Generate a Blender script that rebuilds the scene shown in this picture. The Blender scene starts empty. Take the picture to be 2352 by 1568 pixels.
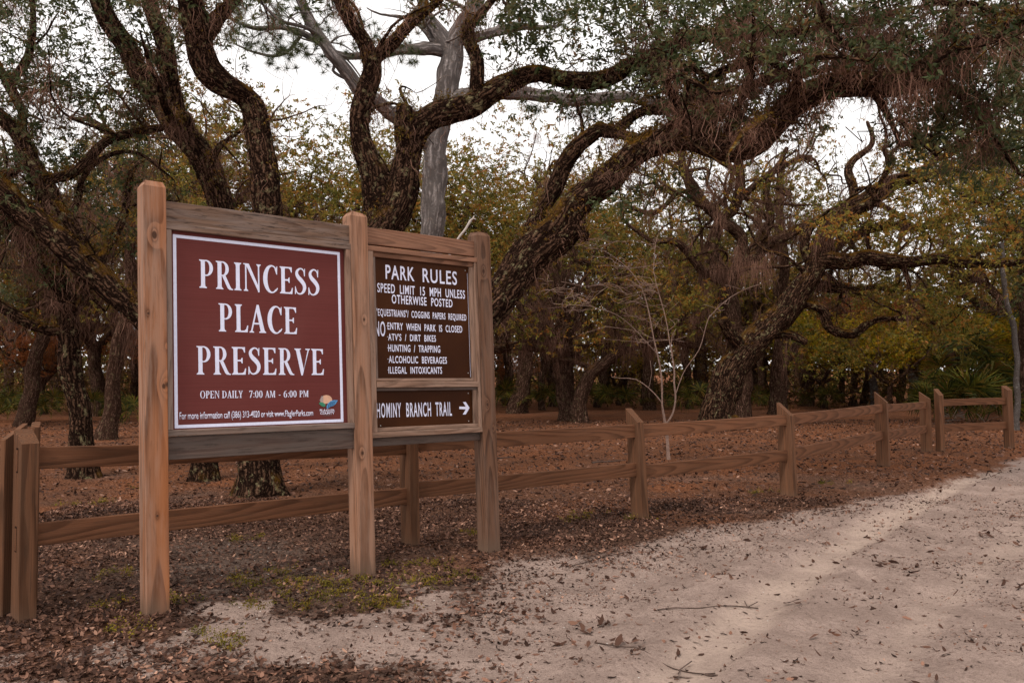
import bpy, bmesh, math, random
import numpy as np
from mathutils import Vector, Matrix

SC = bpy.context.scene
C = SC.collection
R = math.radians
rng = np.random.default_rng(7)
random.seed(7)

# ------------------------------------------------------------------ camera
CH = 1.52
PITCH, ROLL, FPX, VW, VH = 0.03443, 0.00218, 1852.2, 2352.0, 1568.0
cam = bpy.data.cameras.new('camera')
cam.sensor_width = 36.0
cam.lens = 28.35
cam.clip_end = 900.0
cam_o = bpy.data.objects.new('camera', cam)
C.objects.link(cam_o)
cam_o.matrix_world = (Matrix.Translation((0, 0, CH)) @ Matrix.Rotation(math.pi / 2 + PITCH, 4, 'X')
                      @ Matrix.Rotation(-ROLL, 4, 'Z'))
SC.camera = cam_o

# ------------------------------------------------------------------ world and sun: bright overcast day
SUN_EL, SUN_AZ = R(48), R(215)
w = bpy.data.worlds.new('World')
SC.world = w
w.use_nodes = True
nt = w.node_tree
nt.nodes.clear()
sky = nt.nodes.new('ShaderNodeTexSky')
sky.sky_type = 'NISHITA'
sky.sun_disc = False
sky.sun_elevation = SUN_EL
sky.sun_rotation = SUN_AZ
hs = nt.nodes.new('ShaderNodeHueSaturation')
hs.inputs['Saturation'].default_value = 0.25
hs.inputs['Value'].default_value = 0.7
mx = nt.nodes.new('ShaderNodeMix')
mx.data_type = 'RGBA'
mx.inputs[0].default_value = 0.8
mx.inputs[7].default_value = (10.8, 10.4, 10.2, 1)      # the even white cloud deck
bg = nt.nodes.new('ShaderNodeBackground')
bg.inputs['Strength'].default_value = 0.1
wo = nt.nodes.new('ShaderNodeOutputWorld')
nt.links.new(sky.outputs[0], hs.inputs['Color'])
nt.links.new(hs.outputs[0], mx.inputs[6])
nt.links.new(mx.outputs[2], bg.inputs['Color'])
nt.links.new(bg.outputs[0], wo.inputs[0])
sl = bpy.data.lights.new('sun', 'SUN')
sl.energy = 1.5
sl.angle = R(10)
sl.color = (1.0, 0.90, 0.80)
so = bpy.data.objects.new('sun', sl)
C.objects.link(so)
sd = Vector((math.sin(SUN_AZ) * math.cos(SUN_EL), math.cos(SUN_AZ) * math.cos(SUN_EL), math.sin(SUN_EL)))
so.rotation_euler = sd.to_track_quat('Z', 'Y').to_euler()
so.location = (0, 0, 30)
SC.view_settings.view_transform = 'Standard'
SC.view_settings.look = 'None'
SC.view_settings.exposure = 0.55
SC.view_settings.gamma = 1.0
SC.view_settings.use_curve_mapping = False
SC.cycles.max_bounces = 6
SC.cycles.diffuse_bounces = 2
SC.cycles.glossy_bounces = 2
SC.cycles.transmission_bounces = 3
SC.cycles.use_denoising = True


# ------------------------------------------------------------------ helpers
def ray(px, py):
    a, b = px - VW / 2, VH / 2 - py
    c, s = math.cos(ROLL), math.sin(ROLL)
    a, b = a * c + b * s, -a * s + b * c
    return np.array([a, FPX * math.cos(PITCH) - b * math.sin(PITCH), FPX * math.sin(PITCH) + b * math.cos(PITCH)])


def at(px, py, Y):
    r = ray(px, py)
    return np.array([0, 0, CH]) + r * (Y / r[1])


def on_ground(px, py):
    r = ray(px, py)
    return (np.array([0, 0, CH]) + r * (-CH / r[2]))[:2]


def tag(o, label=None, cat=None, group=None, kind=None):
    if label: o['label'] = label
    if cat: o['category'] = cat
    if group: o['group'] = group
    if kind: o['kind'] = kind
    return o


def empty(name, loc, label, cat, group=None):
    o = bpy.data.objects.new(name, None)
    C.objects.link(o)
    o.location = loc
    o.empty_display_size = 0.2
    return tag(o, label, cat, group)


def link(name, me, parent=None, mat=None):
    o = bpy.data.objects.new(name, me)
    C.objects.link(o)
    if mat is not None and not me.materials:
        me.materials.append(mat)
    if parent is not None:
        o.parent = parent
        o.matrix_parent_inverse = Matrix.Translation(-parent.location)
    return o


def copy_tree(o, parent=None):
    c = o.copy()
    C.objects.link(c)
    if parent is not None:
        c.parent = parent
    for ch in list(o.children):
        copy_tree(ch, c)
    return c


def np_mesh(name, V, F, attrs=None, smooth=True):
    """V (n,3), F (m,k) with k 3 or 4; attrs name -> (n,) or (n,3)"""
    me = bpy.data.meshes.new(name)
    V = np.ascontiguousarray(V, dtype=np.float32)
    F = np.ascontiguousarray(F, dtype=np.int32)
    me.vertices.add(len(V))
    me.vertices.foreach_set('co', V.ravel())
    k = F.shape[1]
    me.loops.add(F.size)
    me.loops.foreach_set('vertex_index', F.ravel())
    me.polygons.add(len(F))
    me.polygons.foreach_set('loop_start', np.arange(0, F.size, k, dtype=np.int32))
    me.update(calc_edges=True)
    if smooth:
        me.polygons.foreach_set('use_smooth', np.ones(len(F), dtype=bool))
    for n, a in (attrs or {}).items():
        a = np.asarray(a, dtype=np.float32)
        if a.ndim == 1:
            at_ = me.attributes.new(n, 'FLOAT', 'POINT')
            at_.data.foreach_set('value', a)
        else:
            at_ = me.attributes.new(n, 'FLOAT_VECTOR', 'POINT')
            at_.data.foreach_set('vector', a.ravel())
    return me


class Lattice:
    """smooth value noise on a wrapped random grid"""
    def __init__(s, seed, n=64):
        s.g = np.random.default_rng(seed).random((n, n)).astype(np.float64) * 2 - 1
        s.n = n

    def __call__(s, x, y):
        x0 = np.floor(x).astype(int); y0 = np.floor(y).astype(int)
        fx = x - x0; fy = y - y0
        fx = fx * fx * (3 - 2 * fx); fy = fy * fy * (3 - 2 * fy)
        n = s.n
        a = s.g[x0 % n, y0 % n]; b = s.g[(x0 + 1) % n, y0 % n]
        c = s.g[x0 % n, (y0 + 1) % n]; d = s.g[(x0 + 1) % n, (y0 + 1) % n]
        return (a * (1 - fx) + b * fx) * (1 - fy) + (c * (1 - fx) + d * fx) * fy


L1, L2, L3 = Lattice(1), Lattice(2), Lattice(3)


def fbm(x, y, o=4, L=L1):
    v = 0; a = 1; t = 0
    for i in range(o):
        v = v + a * L(x * 2 ** i + i * 17.3, y * 2 ** i + i * 9.1)
        t += a; a *= 0.5
    return v / t


# ------------------------------------------------------------------ materials
class MB:
    """small node helper"""
    def __init__(s, name):
        s.m = bpy.data.materials.new(name)
        s.m.use_nodes = True
        s.t = s.m.node_tree
        s.t.nodes.clear()
        s.out = s.n('ShaderNodeOutputMaterial')

    def n(s, t, **kw):
        x = s.t.nodes.new(t)
        for k, v in kw.items():
            setattr(x, k, v)
        return x

    def put(s, sock, v):
        if isinstance(v, bpy.types.NodeSocket):
            s.t.links.new(v, sock)
        elif v is not None:
            if hasattr(sock.default_value, '__len__') and not hasattr(v, '__len__'):
                v = [v] * len(sock.default_value)
            if hasattr(v, '__len__') and len(v) == 3 and len(sock.default_value) == 4:
                v = (*v, 1)
            sock.default_value = v

    def math(s, op, a, b=None, c=None, clamp=False):
        x = s.n('ShaderNodeMath', operation=op, use_clamp=clamp)
        s.put(x.inputs[0], a); s.put(x.inputs[1], b)
        if c is not None: s.put(x.inputs[2], c)
        return x.outputs[0]

    def vmath(s, op, a, b=None):
        x = s.n('ShaderNodeVectorMath', operation=op)
        s.put(x.inputs[0], a)
        if b is not None: s.put(x.inputs[1], b)
        return x.outputs['Value'] if op in ('LENGTH', 'DISTANCE', 'DOT_PRODUCT') else x.outputs[0]

    def noise(s, vec, scale, detail=3, rough=0.5, dist=0.0):
        x = s.n('ShaderNodeTexNoise')
        s.put(x.inputs['Vector'], vec); s.put(x.inputs['Scale'], scale)
        s.put(x.inputs['Detail'], detail); s.put(x.inputs['Roughness'], rough)
        s.put(x.inputs['Distortion'], dist)
        return x.outputs[0]

    def voro(s, vec, scale, feature='F1', rand=1.0):
        x = s.n('ShaderNodeTexVoronoi', feature=feature)
        s.put(x.inputs['Vector'], vec); s.put(x.inputs['Scale'], scale)
        s.put(x.inputs['Randomness'], rand)
        return x

    def ramp(s, v, lo, hi, a=0.0, b=1.0, smooth=True):
        x = s.n('ShaderNodeMapRange')
        if smooth: x.interpolation_type = 'SMOOTHSTEP'
        s.put(x.inputs[0], v); s.put(x.inputs[1], lo); s.put(x.inputs[2], hi)
        s.put(x.inputs[3], a); s.put(x.inputs[4], b)
        return x.outputs[0]

    def mix(s, f, a, b, blend='MIX'):
        x = s.n('ShaderNodeMix', data_type='RGBA', blend_type=blend)
        s.put(x.inputs[0], f); s.put(x.inputs[6], a); s.put(x.inputs[7], b)
        return x.outputs[2]

    def attr(s, name):
        x = s.n('ShaderNodeAttribute', attribute_name=name)
        return x

    def bump(s, h, strength=0.5, dist=0.01, normal=None):
        x = s.n('ShaderNodeBump')
        s.put(x.inputs['Height'], h); s.put(x.inputs['Strength'], strength); s.put(x.inputs['Distance'], dist)
        if normal is not None: s.put(x.inputs['Normal'], normal)
        return x.outputs[0]

    def bsdf(s, col, rough=0.8, normal=None, spec=0.3):
        x = s.n('ShaderNodeBsdfPrincipled')
        s.put(x.inputs['Base Color'], col); s.put(x.inputs['Roughness'], rough)
        s.put(x.inputs['Specular IOR Level'], spec)
        if normal is not None: s.put(x.inputs['Normal'], normal)
        s.t.links.new(x.outputs[0], s.out.inputs[0])
        return x


def leaf_mat(name, cols, trans=0.38, rough=0.5):
    """cols: three colours over the per-leaf tint"""
    b = MB(name)
    t = b.attr('tint').outputs['Fac']
    r = b.n('ShaderNodeValToRGB')
    el = r.color_ramp.elements
    el[0].position = 0.0; el[0].color = (*cols[0], 1)
    el[1].position = 1.0; el[1].color = (*cols[-1], 1)
    for i, c in enumerate(cols[1:-1]):
        e = el.new((i + 1) / (len(cols) - 1)); e.color = (*c, 1)
    b.put(r.inputs[0], t)
    geo = b.n('ShaderNodeNewGeometry')
    v = b.noise(geo.outputs['Position'], 0.9, 3)
    col = b.mix(1.0, r.outputs[0], b.n('ShaderNodeRGB').outputs[0], 'MULTIPLY') if False else r.outputs[0]
    hsv = b.n('ShaderNodeHueSaturation')
    b.put(hsv.inputs['Color'], col)
    b.put(hsv.inputs['Value'], b.ramp(v, 0.3, 0.7, 0.7, 1.35))
    p = b.n('ShaderNodeBsdfPrincipled')
    b.put(p.inputs['Base Color'], hsv.outputs[0]); b.put(p.inputs['Roughness'], rough)
    b.put(p.inputs['Specular IOR Level'], 0.12)
    tr = b.n('ShaderNodeBsdfTranslucent')
    b.put(tr.inputs[0], hsv.outputs[0])
    ms = b.n('ShaderNodeMixShader')
    b.put(ms.inputs[0], trans)
    b.t.links.new(p.outputs[0], ms.inputs[1]); b.t.links.new(tr.outputs[0], ms.inputs[2])
    b.t.links.new(ms.outputs[0], b.out.inputs[0])
    return b.m


def bark_mat(name, dark, light, lichen=(0.26, 0.22, 0.12), moss=(0.17, 0.082, 0.012), mossy=0.5, scale=1.0, lich=0.5):
    b = MB(name)
    bk = b.attr('bark').outputs['Vector']
    geo = b.n('ShaderNodeNewGeometry')
    mp = b.n('ShaderNodeMapping')
    b.put(mp.inputs['Vector'], bk); b.put(mp.inputs['Scale'], (1, 1, 0.14))
    wob = b.noise(bk, 6 * scale, 3)
    vec = b.vmath('ADD', mp.outputs[0], b.vmath('MULTIPLY', b.n('ShaderNodeCombineXYZ').outputs[0], (0, 0, 0)))
    mpv = b.n('ShaderNodeVectorMath', operation='ADD')
    b.put(mpv.inputs[0], mp.outputs[0])
    cx = b.n('ShaderNodeCombineXYZ')
    wob2 = b.noise(bk, 17 * scale, 4)
    wsum = b.math('ADD', b.math('MULTIPLY', wob, 0.09), b.math('MULTIPLY', wob2, 0.045))
    b.put(cx.inputs[0], wsum); b.put(cx.inputs[1], b.math('MULTIPLY', wob2, 0.09)); b.put(cx.inputs[2], b.math('MULTIPLY', wsum, 1.2))
    b.put(mpv.inputs[1], cx.outputs[0])
    vo = b.voro(mpv.outputs[0], 23 * scale, 'DISTANCE_TO_EDGE').outputs['Distance']
    vo2 = b.noise(mpv.outputs[0], 46 * scale, 5, 0.7)
    plate = b.math('MULTIPLY', b.ramp(vo, 0.04, 0.36), b.ramp(vo2, 0.34, 0.6, 0.25, 1.0))
    fine = b.noise(bk, 60 * scale, 4, 0.65)
    h = b.math('ADD', plate, b.math('MULTIPLY', fine, 0.5))
    nrm = b.bump(h, 1.0, 0.035)
    big = b.noise(geo.outputs['Position'], 3.0, 4, 0.6)
    col = b.mix(b.math('MULTIPLY', plate, b.ramp(fine, 0.3, 0.75, 0.45, 1.0)), dark, light)
    lf = b.ramp(b.noise(geo.outputs['Position'], 9.0, 5, 0.7), 0.56, 0.66, 0.0, lich)
    col = b.mix(lf, col, lichen)
    sep = b.n('ShaderNodeSeparateXYZ')
    b.put(sep.inputs[0], geo.outputs['Normal'])
    upf = b.math('ADD', sep.outputs[2], b.math('MULTIPLY', b.math('SUBTRACT', big, 0.5), 2.4))
    mf = b.ramp(upf, 0.45, 1.0, 0.0, mossy)
    mf = b.math('MULTIPLY', mf, b.ramp(b.noise(geo.outputs['Position'], 30.0, 4, 0.7), 0.35, 0.6, 0.35, 1.0))
    col = b.mix(mf, col, moss)
    b.bsdf(col, 1.0, nrm, 0.02)
    return b.m


def wood_mat(name, early, late, knots=(), freq=55.0, weather=0.3, weather_col=(0.2, 0.16, 0.15), dark=0.4,
             orange=None, stain_scale=1.0, taper=0.012, dirt=False):
    """long axis of the board is x of the attribute wc; the pith lies off to the side"""
    b = MB(name)
    wc = b.attr('wc').outputs['Vector']
    lc = b.attr('lc').outputs['Vector']
    sep = b.n('ShaderNodeSeparateXYZ'); b.put(sep.inputs[0], wc)
    x, y, z = sep.outputs
    mp = b.n('ShaderNodeMapping'); b.put(mp.inputs['Vector'], wc); b.put(mp.inputs['Scale'], (0.3, 2.2, 2.2))
    n1 = b.noise(mp.outputs[0], 1.3, 2, 0.5)
    mp2 = b.n('ShaderNodeMapping'); b.put(mp2.inputs['Vector'], wc); b.put(mp2.inputs['Scale'], (0.42, 2, 2)); b.put(mp2.inputs['Location'], (7, 3, 1))
    n2 = b.noise(mp2.outputs[0], 1.7, 2, 0.5)
    y2 = b.math('ADD', y, b.math('MULTIPLY', b.math('SUBTRACT', n1, 0.5), 0.09))
    z2 = b.math('ADD', z, b.math('MULTIPLY', b.math('SUBTRACT', n2, 0.5), 0.09))
    r = b.math('SQRT', b.math('ADD', b.math('POWER', y2, 2.0), b.math('POWER', z2, 2.0)))
    r = b.math('ADD', r, b.math('MULTIPLY', x, taper))
    core = None
    for kx, ky, kz, kr in knots:
        mk = b.n('ShaderNodeMapping', vector_type='POINT')
        b.put(mk.inputs['Vector'], b.vmath('SUBTRACT', lc, (kx, ky, kz)))
        b.put(mk.inputs['Scale'], (0.45, 1, 1))
        d = b.vmath('LENGTH', mk.outputs[0])
        e = b.math('EXPONENT', b.math('MULTIPLY', d, -1.0 / kr))
        r = b.math('ADD', r, b.math('MULTIPLY', e, kr * 4.5))
        mk2 = b.n('ShaderNodeMapping', vector_type='POINT')
        b.put(mk2.inputs['Vector'], b.vmath('SUBTRACT', lc, (kx, ky, kz)))
        b.put(mk2.inputs['Scale'], (0.7, 1, 1))
        d2 = b.vmath('LENGTH', mk2.outputs[0])
        cf = b.ramp(d2, kr * 0.45, kr * 0.95, 1.0, 0.0)
        core = cf if core is None else b.math('MAXIMUM', core, cf)
    ph = b.math('FRACT', b.math('MULTIPLY', r, freq))
    ring = b.math('MULTIPLY', b.ramp(ph, 0.25, 0.88), b.ramp(ph, 0.9, 1.0, 1.0, 0.0))
    mf = b.n('ShaderNodeMapping'); b.put(mf.inputs['Vector'], wc); b.put(mf.inputs['Scale'], (2, 190, 190))
    fib = b.noise(mf.outputs[0], 1.0, 3, 0.6)
    tone = b.noise(mp2.outputs[0], 4.0, 3, 0.6)
    ring = b.math('MULTIPLY', ring, b.ramp(tone, 0.3, 0.65, 0.35, 1.0))
    col = b.mix(b.math('MULTIPLY', ring, 0.85), early, late)
    col = b.mix(b.ramp(fib, 0.35, 0.7, 0.0, 0.5), col, [c * 0.45 for c in early])
    mw = b.n('ShaderNodeMapping'); b.put(mw.inputs['Vector'], lc); b.put(mw.inputs['Scale'], (1.2, 12, 12)); 
    wn = b.noise(mw.outputs[0], 1.6 * stain_scale, 5, 0.65)
    col = b.mix(b.ramp(wn, 0.38, 0.62, 0.0, weather), col, weather_col)
    wn2 = b.noise(mw.outputs[0], 4.1 * stain_scale, 5, 0.7)
    col = b.mix(b.ramp(wn2, 0.53, 0.66, 0.0, dark), col, (0.035, 0.026, 0.022))
    if orange:
        sl_ = b.n('ShaderNodeSeparateXYZ'); b.put(sl_.inputs[0], lc)
        fo = orange(b, *sl_.outputs)
        col = b.mix(b.math('MULTIPLY', fo, .7), col, b.mix(ring, (0.40, 0.135, 0.04), (0.2, 0.06, 0.02)))
    if dirt:
        sd2 = b.n('ShaderNodeSeparateXYZ'); b.put(sd2.inputs[0], lc)
        col = b.mix(b.ramp(b.math('ADD', sd2.outputs[0], b.math('MULTIPLY', wn, .25)), .12, .34, .8, 0), col, (.13, .085, .06))
    # end grain and knots
    if core is not None:
        col = b.mix(b.math('MULTIPLY', core, 0.88), col, (0.05, 0.026, 0.018))
    oi = b.n('ShaderNodeObjectInfo').outputs['Random']
    hsv = b.n('ShaderNodeHueSaturation'); b.put(hsv.inputs['Color'], col); b.put(hsv.inputs['Value'], b.ramp(oi, 0, 1, 0.86, 1.1, False))
    h = b.math('ADD', b.math('MULTIPLY', ring, -0.5), b.math('MULTIPLY', fib, 0.8))
    b.bsdf(hsv.outputs[0], 0.78, b.bump(h, 0.6, 0.004), 0.06)
    return b.m


def plain(name, col, rough=0.5, spec=0.4, var=0.1, scale=20):
    b = MB(name)
    g = b.n('ShaderNodeNewGeometry')
    n = b.noise(g.outputs['Position'], scale, 4, 0.6)
    hsv = b.n('ShaderNodeHueSaturation'); b.put(hsv.inputs['Color'], col); b.put(hsv.inputs['Value'], b.ramp(n, 0.3, 0.7, 1 - var, 1 + var))
    b.bsdf(hsv.outputs[0], rough, None, spec)
    return b.m


# ------------------------------------------------------------------ ground zones
EDGE_PX = [(560, 1640), (880, 1560), (960, 1460), (1080, 1370), (1160, 1290), (1361, 1268), (1562, 1218), (1769, 1186),
           (1976, 1149), (2142, 1112), (2266, 1076), (2352, 1048)]
EDGE = np.array([on_ground(*p) for p in EDGE_PX])
EDGE = np.vstack([[[-1.6, 1.5], [-1.5, 2.2]], EDGE, [[15.5, 18.5], [24, 24], [60, 48], [200, 150]]])
EDGE = EDGE[np.argsort(EDGE[:, 0])]


def edge_dist(x, y):
    """signed distance to the road edge, positive on the road (below / right of the edge)"""
    best = np.full(np.shape(x), 1e9); sgn = np.zeros(np.shape(x))
    for (ax, ay), (bx, by) in zip(EDGE[:-1], EDGE[1:]):
        dx, dy = bx - ax, by - ay
        t = np.clip(((x - ax) * dx + (y - ay) * dy) / (dx * dx + dy * dy), 0, 1)
        d = np.hypot(x - ax - t * dx, y - ay - t * dy)
        cr = (x - ax) * dy - (y - ay) * dx
        m = d < best
        best = np.where(m, d, best); sgn = np.where(m, np.sign(cr), sgn)
    return best * sgn


RUT = np.array([on_ground(*p) for p in [(1500, 1600), (1620, 1490), (1760, 1370), (1900, 1270), (2060, 1180), (2200, 1110), (2300, 1075)]])

RUT2 = np.array([on_ground(*p) for p in [(1880, 1700), (2030, 1520), (2160, 1370), (2352, 1225)]])
RUT3 = np.array([on_ground(*p) for p in [(1000, 1640), (1330, 1430), (1650, 1270), (1900, 1190)]])


def poly_dist(x, y, P):
    best = np.full(np.shape(x), 1e9)
    for (ax, ay), (bx, by) in zip(P[:-1], P[1:]):
        dx, dy = bx - ax, by - ay
        t = np.clip(((x - ax) * dx + (y - ay) * dy) / (dx * dx + dy * dy), 0, 1)
        best = np.minimum(best, np.hypot(x - ax - t * dx, y - ay - t * dy))
    return best


def zones(x, y):
    n = fbm(x * 0.9, y * 0.9, 4)
    n2 = fbm(x * 2.3 + 5, y * 2.3, 4, L2)
    d = edge_dist(x, y) + n * 0.25 + n2 * 0.12
    sand = 1 / (1 + np.exp(-(d - .05) * np.where(y < 7, 3.5, 6)))
    # bare pale soil left of the road round the sign feet
    s1 = np.exp(-(((x + 1.5) / 1.1) ** 2 + ((y - 4.6) / 0.7) ** 2) * 1.2) + np.exp(-(((x + 0.4) / 0.8) ** 2 + ((y - 5.6) / 0.8) ** 2) * 1.3) * 0.7 + np.exp(-(((x + .7) / .7) ** 2 + ((y - 4.6) / .6) ** 2)) * .7
    s1 += np.exp(-(((x + 2.9) / 1.0) ** 2 + ((y - 3.5) / 0.5) ** 2)) * 0.8
    sand = np.clip(np.maximum(sand, (s1 * 1.1 + n2 * 1.5 - 0.25) * (y < 6.6)), 0, 1)
    # grey sandy patches in the litter
    grey = np.clip(fbm(x * 0.5 + 9, y * 0.8 + 2, 4, L3) * 2.0 - 0.15, 0, 1) * (y < 12)
    grey = np.maximum(grey, np.exp(-(((x + 2.3) / 1.1) ** 2 + ((y - 6.9) / 0.5) ** 2)) * 0.9)
    red = np.clip((y - 7.5) / 5, 0, 1) * 0.8 + np.clip(n * 1.5, 0, 0.6)
    red = np.clip(red, 0, 1)
    return sand, grey, red


_fr = np.random.default_rng(77)
PRINTS = [(_fr.uniform(-1, 7), _fr.uniform(2.8, 9.5), _fr.uniform(.05, .13), _fr.uniform(.006, .02), _fr.uniform(0, 3.14)) for _ in range(150)]


def height(x, y):
    h = 0.035 * fbm(x * 0.35, y * 0.35, 3, L2) + 0.012 * fbm(x * 2.1, y * 2.1, 4, L3)
    near = np.exp(-np.maximum(np.hypot(x, y) - 14, 0) / 20)
    h = h * near
    h = h + (0.010 * fbm(x * 6, y * 6, 3) + 0.005 * fbm(x * 15, y * 15, 2, L2)) * (np.hypot(x, y) < 14)
    rd = poly_dist(x, y, RUT)
    h = h - 0.03 * np.exp(-(rd / 0.16) ** 4) + 0.018 * np.exp(-((rd - 0.27) / 0.08) ** 2)
    if np.size(x) > 0:
        for fx, fy, fr, fd, fa in PRINTS:
            c_, s_ = math.cos(fa), math.sin(fa)
            u_ = (x - fx) * c_ + (y - fy) * s_; v_ = -(x - fx) * s_ + (y - fy) * c_
            q = (u_ / (fr * 1.7)) ** 2 + (v_ / fr) ** 2
            h = h - fd * np.exp(-q * 1.4) + fd * .5 * np.exp(-((np.sqrt(q) - 1.3) / .35) ** 2)
    for Q, k in ((RUT2, .016), (RUT3, .008)):
        rd = poly_dist(x, y, Q)
        h = h - k * np.exp(-(rd / 0.15) ** 2) + k * .6 * np.exp(-((rd - 0.27) / 0.08) ** 2)
    h = h - 0.015 * np.clip(edge_dist(x, y) * 2, 0, 1)
    for bx, by in SIGN_FEET:
        dd = (x - bx) ** 2 + (y - by) ** 2
        h = h * (1 - 0.8 * np.exp(-dd / 0.2)) + 0.012 * np.exp(-dd / 0.05)
    return h


# sign frame in the world
TX, TY, PHI = -2.2305, 5.0841, 0.6912
UX, UY = math.cos(PHI), math.sin(PHI)
SIGN_FEET = [(TX + UX * u, TY + UY * u) for u in (0, 1.462, 2.643)]


def gz(x, y):
    return float(height(np.array([float(x)]), np.array([float(y)]))[0])


def ground_objects():
    def axis(lo, hi, near_lo, near_hi, step, grow=1.13):
        a = list(np.arange(near_lo, near_hi, step))
        s = step
        while a[-1] < hi:
            s *= grow; a.append(a[-1] + s)
        s = step
        while a[0] > lo:
            s *= grow; a.insert(0, a[0] - s)
        return np.array(a)
    xs = axis(-400, 400, -4.5, 5.5, 0.035, 1.06)
    ys = axis(-60, 450, 2.6, 9.5, 0.035, 1.05)
    X, Y = np.meshgrid(xs, ys)
    X = X.ravel(); Y = Y.ravel()
    Z = height(X, Y)
    sand, grey, red = zones(X, Y)
    rut = np.exp(-(poly_dist(X, Y, RUT) / (0.17 + 0.08 * fbm(X * 1.4, Y * 1.4))) ** 4) * 1.15 + np.exp(-(poly_dist(X, Y, RUT2) / (0.13 + 0.07 * fbm(X * 1.4, Y * 1.4))) ** 4) * .45
    nx, ny = len(xs), len(ys)
    idx = np.arange(nx * ny).reshape(ny, nx)
    F = np.stack([idx[:-1, :-1], idx[:-1, 1:], idx[1:, 1:], idx[1:, :-1]], -1).reshape(-1, 4)
    V = np.stack([X, Y, Z], -1)
    zone = np.stack([sand, grey, red], -1)
    fc = V[F].mean(1)
    road = edge_dist(fc[:, 0], fc[:, 1]) + 0.1 * fbm(fc[:, 0] * 3, fc[:, 1] * 3) > 0
    b = MB('sand and leaf litter')
    g = b.n('ShaderNodeNewGeometry').outputs['Position']
    zs = b.n('ShaderNodeSeparateXYZ'); b.put(zs.inputs[0], b.attr('zone').outputs['Vector'])
    s_, g_, r_ = zs.outputs
    fine = b.noise(g, 900, 2, 0.6)
    mid = b.noise(g, 28, 5, 0.7)
    big = b.noise(g, 2.2, 5, 0.65)
    grit = b.noise(g, 160, 3, 0.7)
    sandc = b.mix(b.ramp(big, 0.35, 0.65), (0.39, 0.285, 0.24), (0.54, 0.40, 0.34))
    sandc = b.mix(b.ramp(mid, 0.48, 0.68, 0.0, 0.6), sandc, (0.26, 0.185, 0.155))
    sandc = b.mix(b.ramp(grit, 0.5, 0.66, 0.0, 0.55), sandc, (0.13, 0.09, 0.075))
    sandc = b.mix(b.ramp(b.noise(g, 75, 3, 0.8), 0.56, 0.66, 0.0, 0.55), sandc, (0.10, 0.07, 0.058))
    sandc = b.mix(b.math('MULTIPLY', b.attr('rut').outputs['Fac'], b.math('MULTIPLY', b.ramp(mid, 0.3, 0.6, 0.3, 0.75), b.ramp(b.noise(g, 2.5, 3), .35, .6, .5, 1.0))), sandc, (0.66, 0.50, 0.41))
    flakes = b.voro(g, 26)
    fl2 = b.voro(g, 61)
    lc = b.mix(b.ramp(b.n('ShaderNodeSeparateXYZ').outputs[0], 0, 1) if False else fl2.outputs['Color'], (0.05, 0.03, 0.022), (0.2, 0.115, 0.08))
    lsep = b.n('ShaderNodeSeparateColor'); b.put(lsep.inputs[0], flakes.outputs['Color'])
    litc = b.mix(lsep.outputs[0], (0.05, 0.028, 0.02), (0.19, 0.10, 0.066))
    lsep2 = b.n('ShaderNodeSeparateColor'); b.put(lsep2.inputs[0], fl2.outputs['Color'])
    litc = b.mix(0.5, litc, b.mix(lsep2.outputs[1], (0.045, 0.028, 0.022), (0.24, 0.135, 0.095)))
    redc = b.mix(lsep2.outputs[0], (0.15, 0.052, 0.024), (0.37, 0.16, 0.085))
    litc = b.mix(b.math('MULTIPLY', r_, b.ramp(b.noise(g, 1.1, 4, 0.6), 0.3, 0.6, 0.35, 1.0)), litc, redc)
    litc = b.mix(b.math('MULTIPLY', g_, b.ramp(mid, 0.35, 0.6, 0.2, 0.7)), litc, (0.22, 0.175, 0.15))
    f = b.math('ADD', s_, b.math('MULTIPLY', b.math('SUBTRACT', mid, 0.5), 0.9))
    col = b.mix(b.ramp(f, 0.35, 0.65), litc, sandc)
    h = b.math('ADD', b.math('MULTIPLY', mid, 1.0), b.math('ADD', b.math('MULTIPLY', grit, 0.35), b.math('MULTIPLY', fine, 0.1)))
    h = b.math('ADD', h, b.math('MULTIPLY', b.math('MULTIPLY', flakes.outputs['Distance'], b.math('SUBTRACT', 1.0, s_)), 1.2))
    b.bsdf(col, 1.0, b.bump(h, 1.0, 0.045), 0.0)
    for nm, sel in (('ground', ~road), ('dirt_road', road)):
        Fs = F[sel]
        used, inv = np.unique(Fs, return_inverse=True)
        me = np_mesh(nm, V[used], inv.reshape(-1, 4), {'zone': zone[used], 'rut': rut[used]})
        o = link(nm, me, None, b.m)
        o['kind'] = 'structure'


ground_objects()


# ------------------------------------------------------------------ trees
def catmull(P, step):
    P = np.asarray(P, float)
    if len(P) < 3:
        n = max(2, int(np.linalg.norm(P[-1, :3] - P[0, :3]) / step) + 1)
        t = np.linspace(0, 1, n)[:, None]
        return P[0] * (1 - t) + P[-1] * t
    Q = np.vstack([2 * P[0] - P[1], P, 2 * P[-1] - P[-2]])
    out = []
    for i in range(1, len(Q) - 2):
        a, b_, c, d = Q[i - 1:i + 3]
        n = max(1, int(np.linalg.norm(c[:3] - b_[:3]) / step))
        t = (np.arange(n) / n)[:, None]
        out.append(0.5 * (2 * b_ + (c - a) * t + (2 * a - 5 * b_ + 4 * c - d) * t ** 2 + (3 * b_ - a - 3 * c + d) * t ** 3))
    out.append(Q[-2][None])
    return np.vstack(out)


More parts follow.
